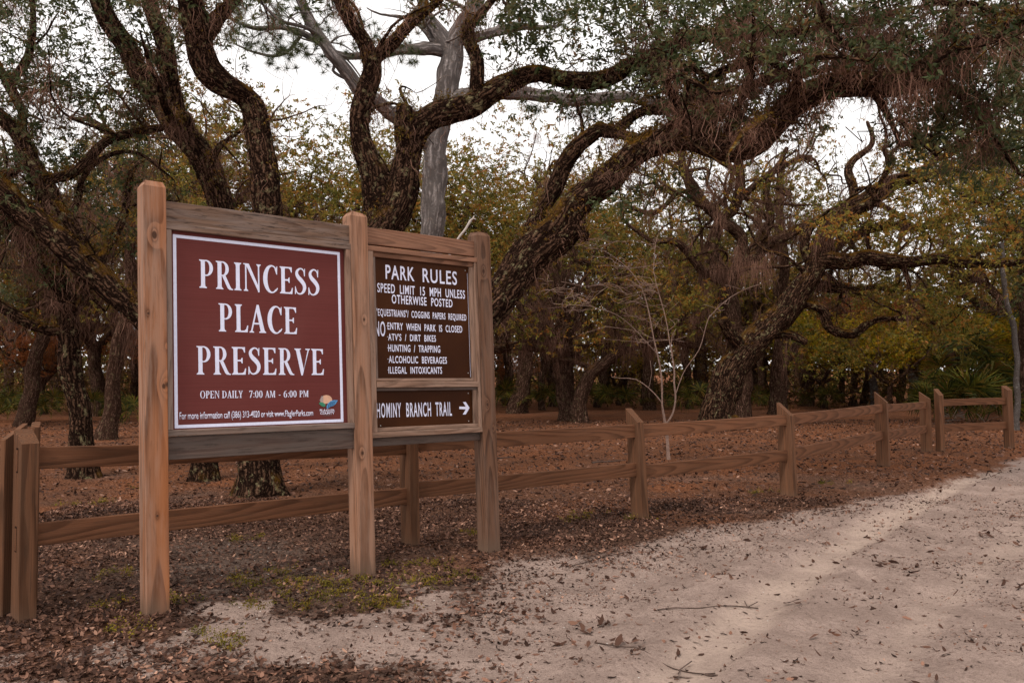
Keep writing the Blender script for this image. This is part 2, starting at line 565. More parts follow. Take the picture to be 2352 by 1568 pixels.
class Skel:
    def __init__(s, seed=0):
        s.P = np.zeros((60000, 3)); s.n = 0
        s.par = []; s.fix = []; s.lv = []
        s.r = np.random.default_rng(seed)

    def node(s, p, par, fix=0.0, lv=0):
        s.P[s.n] = p; s.par.append(par); s.fix.append(fix); s.lv.append(lv)
        s.n += 1
        return s.n - 1

    def limb(s, pts, start=None, step=0.12, wig=0.022):
        """pts (x, y, z, radius); joined to the nearest node unless it is the first"""
        A = catmull(pts, step)
        if start is None:
            prev = -1 if s.n == 0 else int(np.argmin(((s.P[:s.n] - A[0, :3]) ** 2).sum(1)))
        else:
            prev = start
        ph = s.r.random(6) * 6.28
        for i, q in enumerate(A):
            k = i * step
            off = np.array([math.sin(k * 3.1 + ph[0]) + 0.6 * math.sin(k * 7.3 + ph[1]), math.sin(k * 2.7 + ph[2]), math.sin(k * 3.7 + ph[3]) + 0.6 * math.sin(k * 8.1 + ph[4])]) * wig
            prev = s.node(q[:3] + off, prev, max(q[3], 0.004))
        return prev

    def grow(s, T, step=0.2, wob=0.9, up=0.25, zmin=None):
        """branch out to every target point of T from the nearest wood"""
        ends = []
        base = s.P[:s.n].mean(0)
        for i in range(len(T)):
            t = T[i]
            D = s.P[:s.n] - t
            d = np.sqrt((D ** 2).sum(1))
            k = int(np.argmin(d))
            L = d[k]
            n = max(2, int(L / step))
            p0 = s.P[k].copy(); v = t - p0
            side = s.r.normal(size=3); side -= side.dot(v) * v / (v.dot(v) + 1e-9)
            side *= wob * L * 0.35 / (np.linalg.norm(side) + 1e-9)
            prev = k
            for j in range(1, n + 1):
                f = j / n
                q = p0 + v * f + side * math.sin(f * math.pi) + np.array([0, 0, up * L * 0.3 * math.sin(f * math.pi)])
                q = q + s.r.normal(size=3) * 0.042 * (1 if j < n else 0.3)
                prev = s.node(q, prev)
            ends.append(prev)
        return ends

    def wander(s, start, d, length, r0, step=0.13, curl=0.34, up=0.02, kids=2, depth=0):
        """a crooked side limb that feels its way through the air"""
        d = unit(np.array(d, float)); p = s.P[start].copy(); prev = start
        n = max(4, int(length / step)); spin = s.r.normal(size=3) * .25
        for i in range(n):
            f = i / n
            if i % 5 == 0: spin = s.r.normal(size=3) * curl
            d = unit(d + spin * .45 + s.r.normal(size=3) * .10 + np.array([0, 0, up]))
            if p[2] < 2.4: d[2] = abs(d[2])
            p = p + d * step
            prev = s.node(p, prev, max(r0 * (1 - f) ** .7, .005))
            if kids and depth < 2 and i > 2 and s.r.random() < kids / n:
                side = unit(d * .5 + s.r.normal(size=3) * .8)
                s.wander(prev, side, length * s.r.uniform(.35, .6), max(r0 * (1 - f) * .6, .006), step, curl, up, kids, depth + 1)

    def wanders(s, n, lo, hi, L, r_k=.45, rr=(.03, 9), up=.03, bias=(0, 0, 0)):
        """start n such limbs on wood whose height lies between lo and hi"""
        fix = np.array(s.fix)
        ok = np.where((s.P[:s.n, 2] > lo) & (s.P[:s.n, 2] < hi) & (fix > rr[0]) & (fix < rr[1]))[0]
        if not len(ok): return
        for k in s.r.choice(ok, n):
            d = s.r.normal(size=3) + np.array(bias); d[2] = abs(d[2]) * .5
            s.wander(int(k), d, s.r.uniform(*L), min(fix[k] * r_k, .075), up=up)

    def radii(s, tip=0.004, e=0.5):
        n = s.n
        cnt = np.zeros(n)
        par = np.array(s.par)
        kids = np.zeros(n, int)
        for i in range(n - 1, -1, -1):
            if kids[i] == 0: cnt[i] = 1
            if par[i] >= 0:
                cnt[par[i]] += cnt[i]; kids[par[i]] += 1
        # cnt: number of tips beyond the node
        r = tip * cnt ** e
        fix = np.array(s.fix)
        r = np.where(fix > 0, fix, r)
        for i in range(n):
            if par[i] >= 0 and fix[i] == 0: r[i] = min(r[i], r[par[i]] * 0.9)
        s.R = r; s.cnt = cnt
        return r

    def chains(s):
        n = s.n; par = s.par
        kids = [[] for _ in range(n)]
        for i in range(n):
            if par[i] >= 0: kids[par[i]].append(i)
        out = []; stack = [(0, -1)]
        while stack:
            st, pr = stack.pop()
            ch = [pr] if pr >= 0 else []
            cur = st
            while True:
                ch.append(cur)
                kk = kids[cur]
                if not kk: break
                # a digitised limb runs on into its own next node, else into the thickest child
                best = max(kk, key=lambda q: (q == cur + 1 and s.fix[q] > 0, s.R[q]))
                for q in kk:
                    if q != best: stack.append((q, cur))
                cur = best
            out.append(ch)
        return out

    def mesh(s, name, rmin=0.0, lump=0.13, flare=0.0):
        Vs = []; Fs = []; Bk = []; off = 0
        for ch in s.chains():
            P = s.P[ch]; r = s.R[ch].copy()
            if len(ch) < 2: continue
            if s.par[ch[1]] == ch[0] and s.par[ch[0]] is not None and len(ch) > 1 and s.fix[ch[1]] >= 0:
                r[0] = min(r[0], r[1] * 1.25) if ch[0] != 0 else r[0]
            rm = r.max()
            if rm < rmin: continue
            if rm > 0.05:
                A = catmull(np.hstack([P, r[:, None]]), 0.055)
                P, r = A[:, :3], A[:, 3]
            ns = 24 if rm > 0.12 else 14 if rm > 0.05 else 7 if rm > 0.02 else 4 if rm > 0.009 else 3
            n = len(P)
            T = np.gradient(P, axis=0); T /= np.linalg.norm(T, axis=1)[:, None] + 1e-9
            N = np.zeros_like(P)
            v = np.array([0.3, 1, 0.1]) if abs(T[0][1]) < 0.8 else np.array([1, 0.2, 0.1])
            v = v - v.dot(T[0]) * T[0]; v /= np.linalg.norm(v)
            for i in range(n):
                v = v - v.dot(T[i]) * T[i]; v /= np.linalg.norm(v) + 1e-9
                N[i] = v
            B = np.cross(T, N)
            a = np.arange(ns) / ns * 2 * math.pi
            sl_ = np.concatenate([[0], np.cumsum(np.linalg.norm(np.diff(P, axis=0), axis=1))])
            ca, sa = np.cos(a), np.sin(a)
            rr = r[:, None] * np.ones(ns)[None]
            if rm > 0.05:
                o = s.r.random() * 50
                f1 = fbm(ca[None] * 1.1 + o + sl_[:, None] * 1.5, sa[None] * 1.1 + sl_[:, None] * 0.9, 3, L2)
                ridg = fbm(a[None] * (ns / 6.28) * 0.37 + sl_[:, None] * 0.8 + o, sl_[:, None] * 2.6 + a[None] * 0, 3, L3)
                wrap = np.minimum(a, 2 * math.pi - a)[None]
                ridg = fbm(wrap * 4.2 + o + sl_[:, None] * 0.5, sl_[:, None] * 2.4 + wrap * 0.3, 3, L3)
                rr = rr * (1 + lump * 2.2 * f1) + np.minimum(0.06 * r[:, None] + 0.006, 0.03) * 2.0 * ridg
            if flare and P[0][2] < 0.35 and ch[0] == 0:
                z = P[:, 2] - P[0, 2]
                k = np.exp(-z / 0.28)[:, None]
                lob = 0.5 + 0.5 * np.cos(a * 5 + 1.3)[None]
                rr = rr * (1 + flare * k * (0.45 + 0.75 * lob))
            V = P[:, None] + rr[..., None] * (ca[None, :, None] * N[:, None] + sa[None, :, None] * B[:, None])
            Vs.append(V.reshape(-1, 3))
            bk = np.stack([ca[None] * r[:, None], sa[None] * r[:, None], sl_[:, None] + np.zeros(ns)[None] + (off % 97) * 0.37], -1)
            Bk.append(bk.reshape(-1, 3))
            i0 = np.arange(n - 1)[:, None] * ns + np.arange(ns)[None]
            i1 = np.arange(n - 1)[:, None] * ns + (np.arange(ns)[None] + 1) % ns
            F = np.stack([i0, i1, i1 + ns, i0 + ns], -1).reshape(-1, 4) + off
            Fs.append(F)
            off += n * ns
            # cap
            tipc = P[-1] + T[-1] * r[-1] * 0.5
            Vs.append(tipc[None]); Bk.append(bk[-1, :1])
            l0 = off - ns
            k0 = np.arange(ns); cap = np.stack([l0 + k0, l0 + (k0 + 1) % ns, np.full(ns, off), np.full(ns, off)], -1)
            Fs.append(cap); off += 1
        V = np.vstack(Vs); F = np.vstack(Fs)
        me = bpy.data.meshes.new(name)
        tri = F[:, 2] == F[:, 3]
        faces = F
        # build with degenerate quads turned into triangles
        me.vertices.add(len(V)); me.vertices.foreach_set('co', V.astype(np.float32).ravel())
        sizes = np.where(tri, 3, 4)
        loops = np.concatenate([faces[~tri].ravel(), faces[tri][:, :3].ravel()]).astype(np.int32)
        sz = np.concatenate([np.full((~tri).sum(), 4), np.full(tri.sum(), 3)])
        st = np.concatenate([[0], np.cumsum(sz)[:-1]]).astype(np.int32)
        me.loops.add(len(loops)); me.loops.foreach_set('vertex_index', loops)
        me.polygons.add(len(sz)); me.polygons.foreach_set('loop_start', st)
        me.update(calc_edges=True)
        me.polygons.foreach_set('use_smooth', np.ones(len(sz), dtype=bool))
        at_ = me.attributes.new('bark', 'FLOAT_VECTOR', 'POINT')
        at_.data.foreach_set('vector', np.vstack(Bk).astype(np.float32).ravel())
        return me


def unit(v):
    return v / (np.linalg.norm(v, axis=-1, keepdims=True) + 1e-9)


def leaves_mesh(name, cen, r, per, spread=(0.28, 0.28, 0.16), L=0.07, Wd=0.021, droop=0.25, tw=0.16, tint_c=None):
    """leaf sprays round the centres: each spray is a few twigs with leaves along them"""
    n = len(cen)
    nt_ = max(1, per // 9)
    tc = np.repeat(cen, nt_, 0) + r.normal(size=(n * nt_, 3)) * np.array(spread)
    td = unit(r.normal(size=(n * nt_, 3)) * np.array([1, 1, 0.6]) + np.array([0, 0, 0.15]))
    k = 9
    base = np.repeat(tc, k, 0) + np.repeat(td, k, 0) * (np.tile(np.arange(k) / k, n * nt_)[:, None]) * tw
    d = unit(np.repeat(td, k, 0) * 0.8 + r.normal(size=base.shape) * 0.75 + np.array([0, 0, -droop]))
    m = len(base)
    ll = L * r.uniform(0.6, 1.25, m)[:, None]; ww = Wd * r.uniform(0.7, 1.3, m)[:, None]
    sd_ = unit(np.cross(d, r.normal(size=d.shape)))
    nn = np.cross(d, sd_)
    tip = base + d * ll - nn * ll * 0.12
    mid = base + d * ll * 0.5
    a = mid + sd_ * ww * 0.5 + nn * ww * 0.18; b_ = mid - sd_ * ww * 0.5 + nn * ww * 0.18
    V = np.stack([base, a, tip, b_], 1).reshape(-1, 3)
    F = np.arange(m * 4).reshape(m, 4)
    t = np.clip(np.repeat(np.repeat(r.random(n), nt_), k) * 0.5 + r.random(m) * 0.5, 0, 1)
    return np_mesh(name, V, F, {'tint': np.repeat(t, 4)}, smooth=False)


def moss_mesh(name, P, r, per=26, length=(0.25, 0.9), width=0.011, spread=0.09, seg=4):
    """Spanish moss: bundles of thin wavy strands hanging from the points P"""
    n = len(P)
    m = n * per
    Lc = np.repeat(r.uniform(length[0], length[1], n), per) * r.uniform(0.35, 1.0, m)
    b0 = np.repeat(P, per, 0) + r.normal(size=(m, 3)) * np.array([spread, spread, 0.05]) - np.array([0, 0, 1.]) * (Lc * r.uniform(0, .45, m))[:, None] * (r.random(m) < .6)[:, None]
    az = r.random(m) * 6.28
    sd_ = np.stack([np.cos(az), np.sin(az), np.zeros(m)], -1)
    dr = r.normal(size=(m, 3)) * 0.03
    rows = []
    cur = b0.copy()
    for j in range(seg + 1):
        f = j / seg
        wv = width * (1 - 0.75 * f) * (0.5 + 0.5 * r.random(m))
        rows.append(cur + sd_ * wv[:, None] * 0.5); rows.append(cur - sd_ * wv[:, None] * 0.5)
        step = (Lc / seg)[:, None] * np.array([0, 0, -1.0])
        cur = cur + step + dr * (1 - f) * 0.3 + r.normal(size=(m, 3)) * np.array([0.05, 0.05, 0.02]) * (0.5 + f)
    V = np.stack(rows, 1)
    q = (seg + 1) * 2
    F = []
    for j in range(seg):
        F.append([2 * j, 2 * j + 1, 2 * j + 3, 2 * j + 2])
    F = (np.array(F)[None] + (np.arange(m) * q)[:, None, None]).reshape(-1, 4)
    t = np.clip(np.repeat(r.random(n), per) * 0.6 + r.random(m) * 0.4, 0, 1)
    return np_mesh(name, V.reshape(-1, 3), F, {'tint': np.repeat(t, q)}, smooth=False)


def fuzz_mesh(name, P, Nrm, r, per=14, L=0.07, width=0.012, spread=0.05):
    """tufts of small dry fern fronds standing on the limbs"""
    n = len(P); m = n * per
    b0 = np.repeat(P, per, 0) + r.normal(size=(m, 3)) * spread
    d = unit(np.repeat(Nrm, per, 0) + r.normal(size=(m, 3)) * 0.7)
    sd_ = unit(np.cross(d, r.normal(size=d.shape)))
    ll = L * r.uniform(0.5, 1.4, m)[:, None]
    mid = b0 + d * ll * 0.6; tip = b0 + d * ll + np.array([0, 0, -1]) * ll * 0.45
    V = np.stack([b0, mid + sd_ * width, tip, mid - sd_ * width], 1).reshape(-1, 3)
    t = np.clip(np.repeat(r.random(n), per) * 0.6 + r.random(m) * 0.4, 0, 1)
    return np_mesh(name, V, np.arange(m * 4).reshape(m, 4), {'tint': np.repeat(t, 4)}, smooth=False)


M = {}
M['oak_bark'] = bark_mat('live oak bark', (0.010, 0.005, 0.0035), (0.30, 0.165, 0.105), mossy=0.9, lich=0.75)
M['bg_bark'] = bark_mat('far oak bark', (0.035, 0.018, 0.012), (0.36, 0.21, 0.15), mossy=0.4, lich=0.35)
M['pine_bark'] = bark_mat('grey pine bark', (0.10, 0.085, 0.08), (0.52, 0.45, 0.43), lichen=(0.34, 0.26, 0.22), mossy=0.1, scale=0.42, lich=0.4)
M['pale_bark'] = bark_mat('pale bark', (0.12, 0.1, 0.09), (0.4, 0.36, 0.34), lichen=(0.5, 0.48, 0.45), mossy=0.0, scale=2.0)
M['leaf'] = leaf_mat('oak leaves', [(0.016, 0.024, 0.008), (0.04, 0.055, 0.018), (0.085, 0.10, 0.045), (0.13, 0.12, 0.05), (0.14, 0.06, 0.022)])
M['leaf_b'] = leaf_mat('olive leaves', [(0.036, 0.038, 0.009), (0.10, 0.098, 0.018), (0.22, 0.18, 0.036), (0.29, 0.14, 0.026), (0.29, 0.09, 0.024)])
M['leaf_y'] = leaf_mat('yellow green leaves', [(0.09, 0.10, 0.008), (0.24, 0.21, 0.012), (0.40, 0.25, 0.016), (0.42, 0.14, 0.018)])
M['under'] = leaf_mat('dim undergrowth leaves', [(0.02, 0.016, 0.006), (0.07, 0.045, 0.014), (0.14, 0.06, 0.022), (0.11, 0.10, 0.02)])
M['leaf_r'] = leaf_mat('rusty leaves', [(0.14, 0.05, 0.02), (0.3, 0.1, 0.03), (0.42, 0.15, 0.05)])
M['moss'] = leaf_mat('spanish moss', [(0.07, 0.034, 0.022), (0.18, 0.095, 0.066), (0.34, 0.195, 0.145)], 0.4, 0.9)
M['fern'] = leaf_mat('dry resurrection fern', [(0.06, 0.035, 0.01), (0.17, 0.075, 0.012), (0.12, 0.1, 0.02), (0.26, 0.11, 0.015)], 0.3, 0.8)
M['needle'] = leaf_mat('pine needles', [(0.03, 0.04, 0.018), (0.06, 0.075, 0.03), (0.11, 0.11, 0.05)], 0.2)
M['palm'] = leaf_mat('palmetto leaves', [(0.012, 0.016, 0.004), (0.04, 0.05, 0.008), (0.11, 0.10, 0.012), (0.15, 0.08, 0.02)], 0.25, 0.6)
M['dead_palm'] = leaf_mat('dead palmetto leaves', [(0.12, 0.09, 0.07), (0.24, 0.18, 0.15)], 0.2)


def px_limb(pts):
    """(pixel x, pixel y, depth, width in px) -> (x, y, z, radius)"""
    return [(*at(x, y, Y), wd * 0.47 * Y / FPX) for x, y, Y, wd in pts]


def in_poly(p, poly):
    x, y = p; c = False
    j = len(poly) - 1
    for i in range(len(poly)):
        xi, yi = poly[i]; xj, yj = poly[j]
        if (yi > y) != (yj > y) and x < (xj - xi) * (y - yi) / (yj - yi) + xi: c = not c
        j = i
    return c


def fill_poly(poly, Y0, Y1, n, r):
    xs = [p[0] for p in poly]; ys = [p[1] for p in poly]
    out = []
    while len(out) < n:
        p = (r.uniform(min(xs), max(xs)), r.uniform(min(ys), max(ys)))
        if in_poly(p, poly): out.append(at(p[0], p[1], r.uniform(Y0, Y1)))
    return np.array(out)


def finish_tree(root, sk, targets, leafmat, per=110, mossn=0, fernn=0, seed=0, bark='oak_bark', L=0.07, Wd=0.021,
                spread=(0.19, 0.19, 0.10), mossL=(0.2, 0.7), flare=0.35, extra_moss=None, tip=0.0045, fuzzn=0, bare=None):
    r = np.random.default_rng(seed)
    ends = []
    if len(targets):
        # nearest targets first, so that branches build on one another
        d0 = np.array([np.min(((sk.P[:sk.n] - t) ** 2).sum(1)) for t in targets])
        T = targets[np.argsort(d0)]
        ends = sk.grow(T)
    if bare is not None: sk.grow(bare, wob=1.2)
    sk.radii(tip=tip)
    tr = link('trunk', sk.mesh('trunk', flare=flare), root, M[bark])
    if len(ends):
        cen = sk.P[ends]
        cen = np.vstack([cen, cen + r.normal(size=cen.shape) * np.array([0.22, 0.22, 0.1])])
        link('crown', leaves_mesh('crown', cen, r, per // 2, spread, L, Wd), root, M[leafmat])
    if mossn:
        ok = np.where((sk.R[:sk.n] > 0.006) & (sk.P[:sk.n, 2] > 2.2))[0]
        pk = r.choice(ok, mossn)
        P = sk.P[pk] - np.array([0, 0, 1]) * sk.R[pk][:, None] * 0.6
        if extra_moss is not None: P = np.vstack([P, extra_moss])
        link('hanging_moss', moss_mesh('hanging_moss', P, r, 22, mossL), root, M['moss'])
    if fuzzn:
        ok = np.where((sk.R[:sk.n] > 0.03) & (sk.P[:sk.n, 2] > 1.8))[0]
        pk = r.choice(ok, fuzzn)
        n_ = unit(r.normal(size=(fuzzn, 3)) + np.array([0, 0, .4]))
        P = sk.P[pk] + n_ * sk.R[pk][:, None] * 0.92
        tag(link('limb_moss', fuzz_mesh('limb_moss', P, n_, r, 7, 0.055, 0.0035, 0.03), root, M['moss']), kind='stuff')
    if fernn:
        ok = np.where((sk.R[:sk.n] > 0.045) & (sk.P[:sk.n, 2] > 1.6))[0]
        # tufts come in runs along the limb
        starts = r.choice(ok, max(1, fernn // 6))
        pk = np.clip((starts[:, None] + r.integers(-4, 5, (len(starts), 6))).ravel(), 0, sk.n - 1)
        pk = pk[(sk.R[pk] > 0.04) & (sk.P[pk, 2] > 1.6)]
        n_ = unit(np.array([0, 0, 1.0]) + r.normal(size=(len(pk), 3)) * 0.45)
        P = sk.P[pk] + n_ * sk.R[pk][:, None] * 0.95
        tag(link('fern', fuzz_mesh('fern', P, n_, r, 26, 0.06, 0.009, 0.05), root, M['fern']), kind='stuff')
    return tr


# ---- the great live oak behind the sign: one foot, three stems
r = np.random.default_rng(11)
bx, by = on_ground(597, 1138)
oak = empty('live_oak', (bx, by, 0), 'big live oak right behind the sign, thick mossy limbs arching over the road', 'tree')
s = Skel(1)
s.limb(px_limb([(598, 1150, 9.9, 112), (600, 1100, 9.9, 100), (604, 1040, 9.9, 92), (610, 900, 9.95, 86), (612, 700, 9.9, 76), (615, 520, 9.9, 70),
                (610, 450, 9.9, 66), (600, 350, 9.9, 62), (594, 270, 9.9, 58), (570, 225, 9.85, 56), (520, 192, 9.7, 58), (480, 150, 9.6, 62),
                (455, 90, 9.5, 60), (435, 30, 9.4, 56), (425, -60, 9.3, 50), (430, -200, 9.2, 40), (480, -340, 9.2, 24)]), step=0.1)
s.limb(px_limb([(606, 1010, 9.9, 80), (640, 960, 10, 88), (720, 800, 10.1, 90), (800, 650, 10.2, 88), (870, 540, 10.2, 88), (915, 460, 10.2, 80), (936, 390, 10.2, 64),
                (944, 340, 10.2, 56), (960, 300, 10.2, 56), (1000, 265, 10.2, 58), (1080, 236, 10.2, 54), (1150, 202, 10.2, 50), (1230, 172, 10.2, 44),
                (1300, 186, 10.2, 40), (1400, 174, 10.2, 38), (1440, 150, 10.1, 34), (1530, 112, 10, 30), (1620, 88, 9.8, 28), (1750, 72, 9.6, 24),
                (1900, 70, 9.4, 20), (2050, 30, 9.2, 14)]), step=0.1)
s.limb(px_limb([(938, 385, 10.2, 50), (926, 320, 10.15, 42), (924, 280, 10.15, 40), (930, 238, 10.15, 36)]))
s.limb(px_limb([(880, 530, 10.25, 70), (868, 460, 10.3, 72), (860, 400, 10.3, 70), (838, 345, 10.3, 58), (828, 285, 10.3, 50), (842, 220, 10.3, 46), (850, 150, 10.3, 44),
                (836, 100, 10.3, 40), (800, 40, 10.2, 34), (770, -30, 10.2, 30), (740, -150, 10.2, 18)]))
s.limb(px_limb([(850, 150, 10.3, 34), (890, 112, 10.3, 30), (930, 60, 10.3, 26), (985, 20, 10.4, 22), (1040, -40, 10.5, 16), (1100, -120, 10.6, 10)]))
s.limb(px_limb([(1095, 232, 10.2, 36), (1096, 190, 10.1, 36), (1100, 140, 10.1, 34), (1084, 100, 10.1, 34), (1076, 56, 10.1, 28)]))
s.limb(px_limb([(620, 985, 9.9, 70), (760, 955, 9.9, 78), (950, 870, 9.8, 84), (1100, 730, 9.7, 88), (1150, 668, 9.7, 90), (1200, 620, 9.7, 92), (1250, 562, 9.6, 90),
                (1290, 520, 9.6, 84), (1312, 480, 9.6, 70), (1350, 440, 9.6, 66), (1420, 387, 9.5, 66), (1480, 347, 9.5, 62), (1560, 320, 9.4, 60),
                (1640, 330, 9.3, 62), (1720, 326, 9.2, 66), (1775, 285, 9.1, 62), (1850, 226, 9.0, 60), (1950, 196, 8.9, 56), (2060, 190, 8.8, 54),
                (2120, 168, 8.7, 56), (2200, 120, 8.6, 46), (2300, 70, 8.5, 36), (2420, 20, 8.4, 30), (2600, -40, 8.2, 18)]), step=0.1)
s.limb(px_limb([(1218, 600, 9.8, 50), (1222, 555, 9.9, 46), (1238, 495, 10, 42), (1268, 435, 10, 40), (1304, 370, 10, 38), (1335, 325, 10, 36), (1368, 298, 10, 34),
                (1412, 302, 10, 32), (1440, 282, 10, 26), (1485, 252, 9.9, 24), (1567, 248, 9.9, 24), (1588, 222, 9.9, 24), (1640, 180, 9.8, 22), (1690, 150, 9.7, 20), (1780, 125, 9.6, 14), (1860, 110, 9.5, 10)]))
s.limb(px_limb([(1412, 302, 10, 26), (1450, 318, 9.8, 24), (1500, 314, 9.6, 26), (1540, 318, 9.5, 28)]))
s.limb(px_limb([(1588, 224, 9.9, 20), (1684, 211, 9.8, 18), (1760, 190, 9.7, 16), (1837, 171, 9.6, 15), (1960, 140, 9.4, 12), (2080, 120, 9.2, 8)]))
s.limb(px_limb([(1588, 235, 9.9, 22), (1650, 250, 9.8, 18), (1731, 281, 9.7, 14), (1790, 300, 9.6, 10)]))
s.limb(px_limb([(2120, 165, 8.7, 36), (2160, 90, 8.6, 32), (2190, 40, 8.6, 28), (2250, -40, 8.5, 20), (2350, -120, 8.4, 12)]))
s.limb(px_limb([(2130, 175, 8.7, 30), (2190, 215, 8.8, 20), (2230, 260, 8.9, 16), (2290, 330, 9.0, 12), (2352, 400, 9.1, 8)]))
s.limb(px_limb([(2000, 196, 8.8, 26), (2030, 260, 9, 14), (2070, 330, 9.2, 9)]))
s.limb(px_limb([(1085, 64, 10.1, 20), (1150, -20, 10.1, 16), (1260, -90, 10, 12)]))
s.limb(px_limb([(1330, 500, 9.6, 30), (1345, 540, 9.5, 26), (1352, 552, 9.5, 22)]))
s.limb(px_limb([(455, 95, 9.5, 40), (500, 40, 9.7, 34), (560, -20, 9.9, 26), (640, -100, 10, 14)]))
s.limb(px_limb([(1500, 325, 9.5, 20), (1540, 285, 9.4, 12), (1600, 270, 9.3, 9)]))
nb0 = s.n
right = np.where((s.P[:nb0, 0] > 1.7) & (np.array(s.fix) > .03))[0]
for k in s.r.choice(right, 34):
    s.wander(int(k), (s.r.uniform(-.3, 1.0), s.r.uniform(-.8, .8), s.r.uniform(.25, .9)), s.r.uniform(1.0, 2.6), min(s.fix[k] * .42, .06), curl=.42, kids=3)
left = np.where((s.P[:nb0, 0] < 1.7) & (s.P[:nb0, 2] > 4.2) & (np.array(s.fix[:nb0]) > .03))[0]
for k in s.r.choice(left, 9):
    s.wander(int(k), (s.r.uniform(-.6, .6), s.r.uniform(-.6, .6), s.r.uniform(.2, .9)), s.r.uniform(.6, 1.5), min(s.fix[k] * .3, .03), curl=.42, kids=2)
T = np.vstack([
    fill_poly([(1150, 0), (1480, -20), (1510, 95), (1420, 150), (1330, 165), (1200, 120)], 9.4, 10.8, 46, r),
    fill_poly([(1240, 205), (1440, 200), (1420, 320), (1340, 300), (1260, 260)], 9.8, 10.6, 12, r),
    fill_poly([(1480, -80), (2420, -80), (2420, 260), (2120, 240), (2000, 150), (1800, 170), (1650, 190), (1500, 140)], 7.6, 12.5, 330, r),
    fill_poly([(1480, 130), (1700, 190), (1900, 260), (1800, 310), (1500, 300)], 9.0, 11.5, 60, r),
    fill_poly([(2050, 200), (2420, 200), (2420, 420), (2200, 400), (2080, 330)], 8.4, 12, 95, r),
    fill_poly([(300, -160), (900, -160), (900, 0), (620, 10), (300, 30)], 8.5, 11.5, 50, r),
    fill_poly([(900, -160), (1500, -160), (1480, 20), (1180, 30), (900, 20)], 9, 12, 60, r),
    fill_poly([(1380, 480), (1500, 400), (1560, 380), (1500, 480)], 9, 10, 6, r),
])
em = np.vstack([fill_poly([(1640, 20), (2150, 0), (2160, 120), (1950, 190), (1760, 150), (1640, 110)], 8.2, 9.6, 80, r), fill_poly([(1960, 60), (2080, 60), (2060, 210), (1980, 210)], 8.4, 8.9, 40, r)])
finish_tree(oak, s, T, 'leaf', per=84, mossn=900, fernn=900, seed=3, mossL=(0.06, 0.42), flare=0.28, L=.088, Wd=.028, fuzzn=4200, tip=.0078, extra_moss=em,
            bare=np.vstack([fill_poly([(1450, 60), (2350, 0), (2350, 330), (1900, 300), (1560, 290)], 8, 11.5, 200, r),
                            fill_poly([(1120, 20), (1480, 20), (1480, 240), (1200, 230)], 9.4, 11, 40, r),
                            fill_poly([(560, -100), (900, -60), (760, 60), (560, 80)], 9, 10.5, 20, r)]))

# ---- oak left of it, its big limb crossing to the left
r = np.random.default_rng(12)
bx, by = on_ground(465, 1103)
t2 = empty('live_oak', (bx, by, 0), 'leaning live oak with forked upright limbs rising behind the left sign post', 'tree')
s = Skel(2)
s.limb(px_limb([(465, 1112, 11.2, 66), (466, 1080, 11.2, 58), (470, 1000, 11.2, 55), (480, 800, 11.2, 52), (500, 560, 11.2, 54), (502, 470, 11.2, 58), (482, 400, 11.2, 56),
                (442, 325, 11.2, 58), (400, 272, 11.2, 62), (358, 225, 11.2, 48), (330, 190, 11.2, 45), (292, 120, 11.1, 46), (255, 60, 11, 44),
                (225, -20, 10.9, 44), (200, -120, 10.8, 36), (150, -260, 10.6, 20)]), step=0.1)
s.limb(px_limb([(402, 275, 11.2, 48), (392, 225, 11.1, 42), (388, 160, 11.0, 38), (386, 120, 11, 38), (372, 80, 11, 37), (352, 20, 10.9, 34), (340, -80, 10.9, 28), (345, -220, 10.8, 14)]))
s.limb(px_limb([(478, 850, 11.2, 50), (400, 790, 11, 52), (310, 715, 10.8, 54), (250, 662, 10.7, 55), (190, 602, 10.6, 56), (130, 546, 10.5, 58), (60, 495, 10.4, 60), (0, 440, 10.3, 62), (-90, 380, 10.2, 54), (-220, 330, 10, 36)]), step=0.1)
s.limb(px_limb([(275, 685, 10.8, 36), (240, 622, 10.9, 38), (190, 569, 11, 40), (150, 510, 11, 42), (104, 440, 11.0, 42), (80, 385, 11, 36), (55, 330, 11, 34), (10, 275, 11, 32), (-60, 200, 11, 26)]))
s.limb(px_limb([(90, 412, 11, 26), (150, 402, 11.0, 25), (200, 375, 11.0, 23), (260, 325, 11.1, 21), (320, 300, 11.1, 18), (372, 292, 11.2, 16)]))
s.limb(px_limb([(50, 320, 11, 22), (48, 260, 11.2, 22), (25, 200, 11.3, 24), (0, 160, 11.3, 20), (-40, 100, 11.3, 14)]))
s.limb(px_limb([(25, 200, 11.3, 20), (58, 150, 11.2, 18), (72, 95, 11.2, 15), (76, 30, 11.1, 12), (60, -40, 11, 9)]))
s.limb(px_limb([(240, 600, 10.9, 26), (262, 540, 11.2, 20), (284, 480, 11.4, 17), (300, 400, 11.6, 14)]))
s.wanders(22, 3.2, 9, (1.0, 2.6), .4)
T = np.vstack([
    fill_poly([(-60, -60), (180, -60), (200, 120), (120, 200), (60, 260), (-60, 240)], 9.8, 12.5, 62, r),
    fill_poly([(60, 180), (330, 120), (360, 300), (200, 380), (60, 400)], 10.6, 13, 70, r),
    fill_poly([(120, -100), (560, -100), (520, 60), (420, 150), (250, 130)], 10, 13, 62, r),
    fill_poly([(-80, 300), (60, 330), (80, 520), (-80, 560)], 10, 12.5, 34, r),
    fill_poly([(150, 400), (330, 320), (330, 560), (220, 560)], 11.2, 13, 34, r),
])
finish_tree(t2, s, T, 'leaf', per=85, mossn=330, fernn=340, seed=4, mossL=(0.08, 0.5), flare=0.4, L=.08, Wd=.026, fuzzn=1800, tip=.0075,
            bare=fill_poly([(-60, 0), (330, 0), (420, 260), (330, 640), (-60, 620)], 10, 13, 130, r))

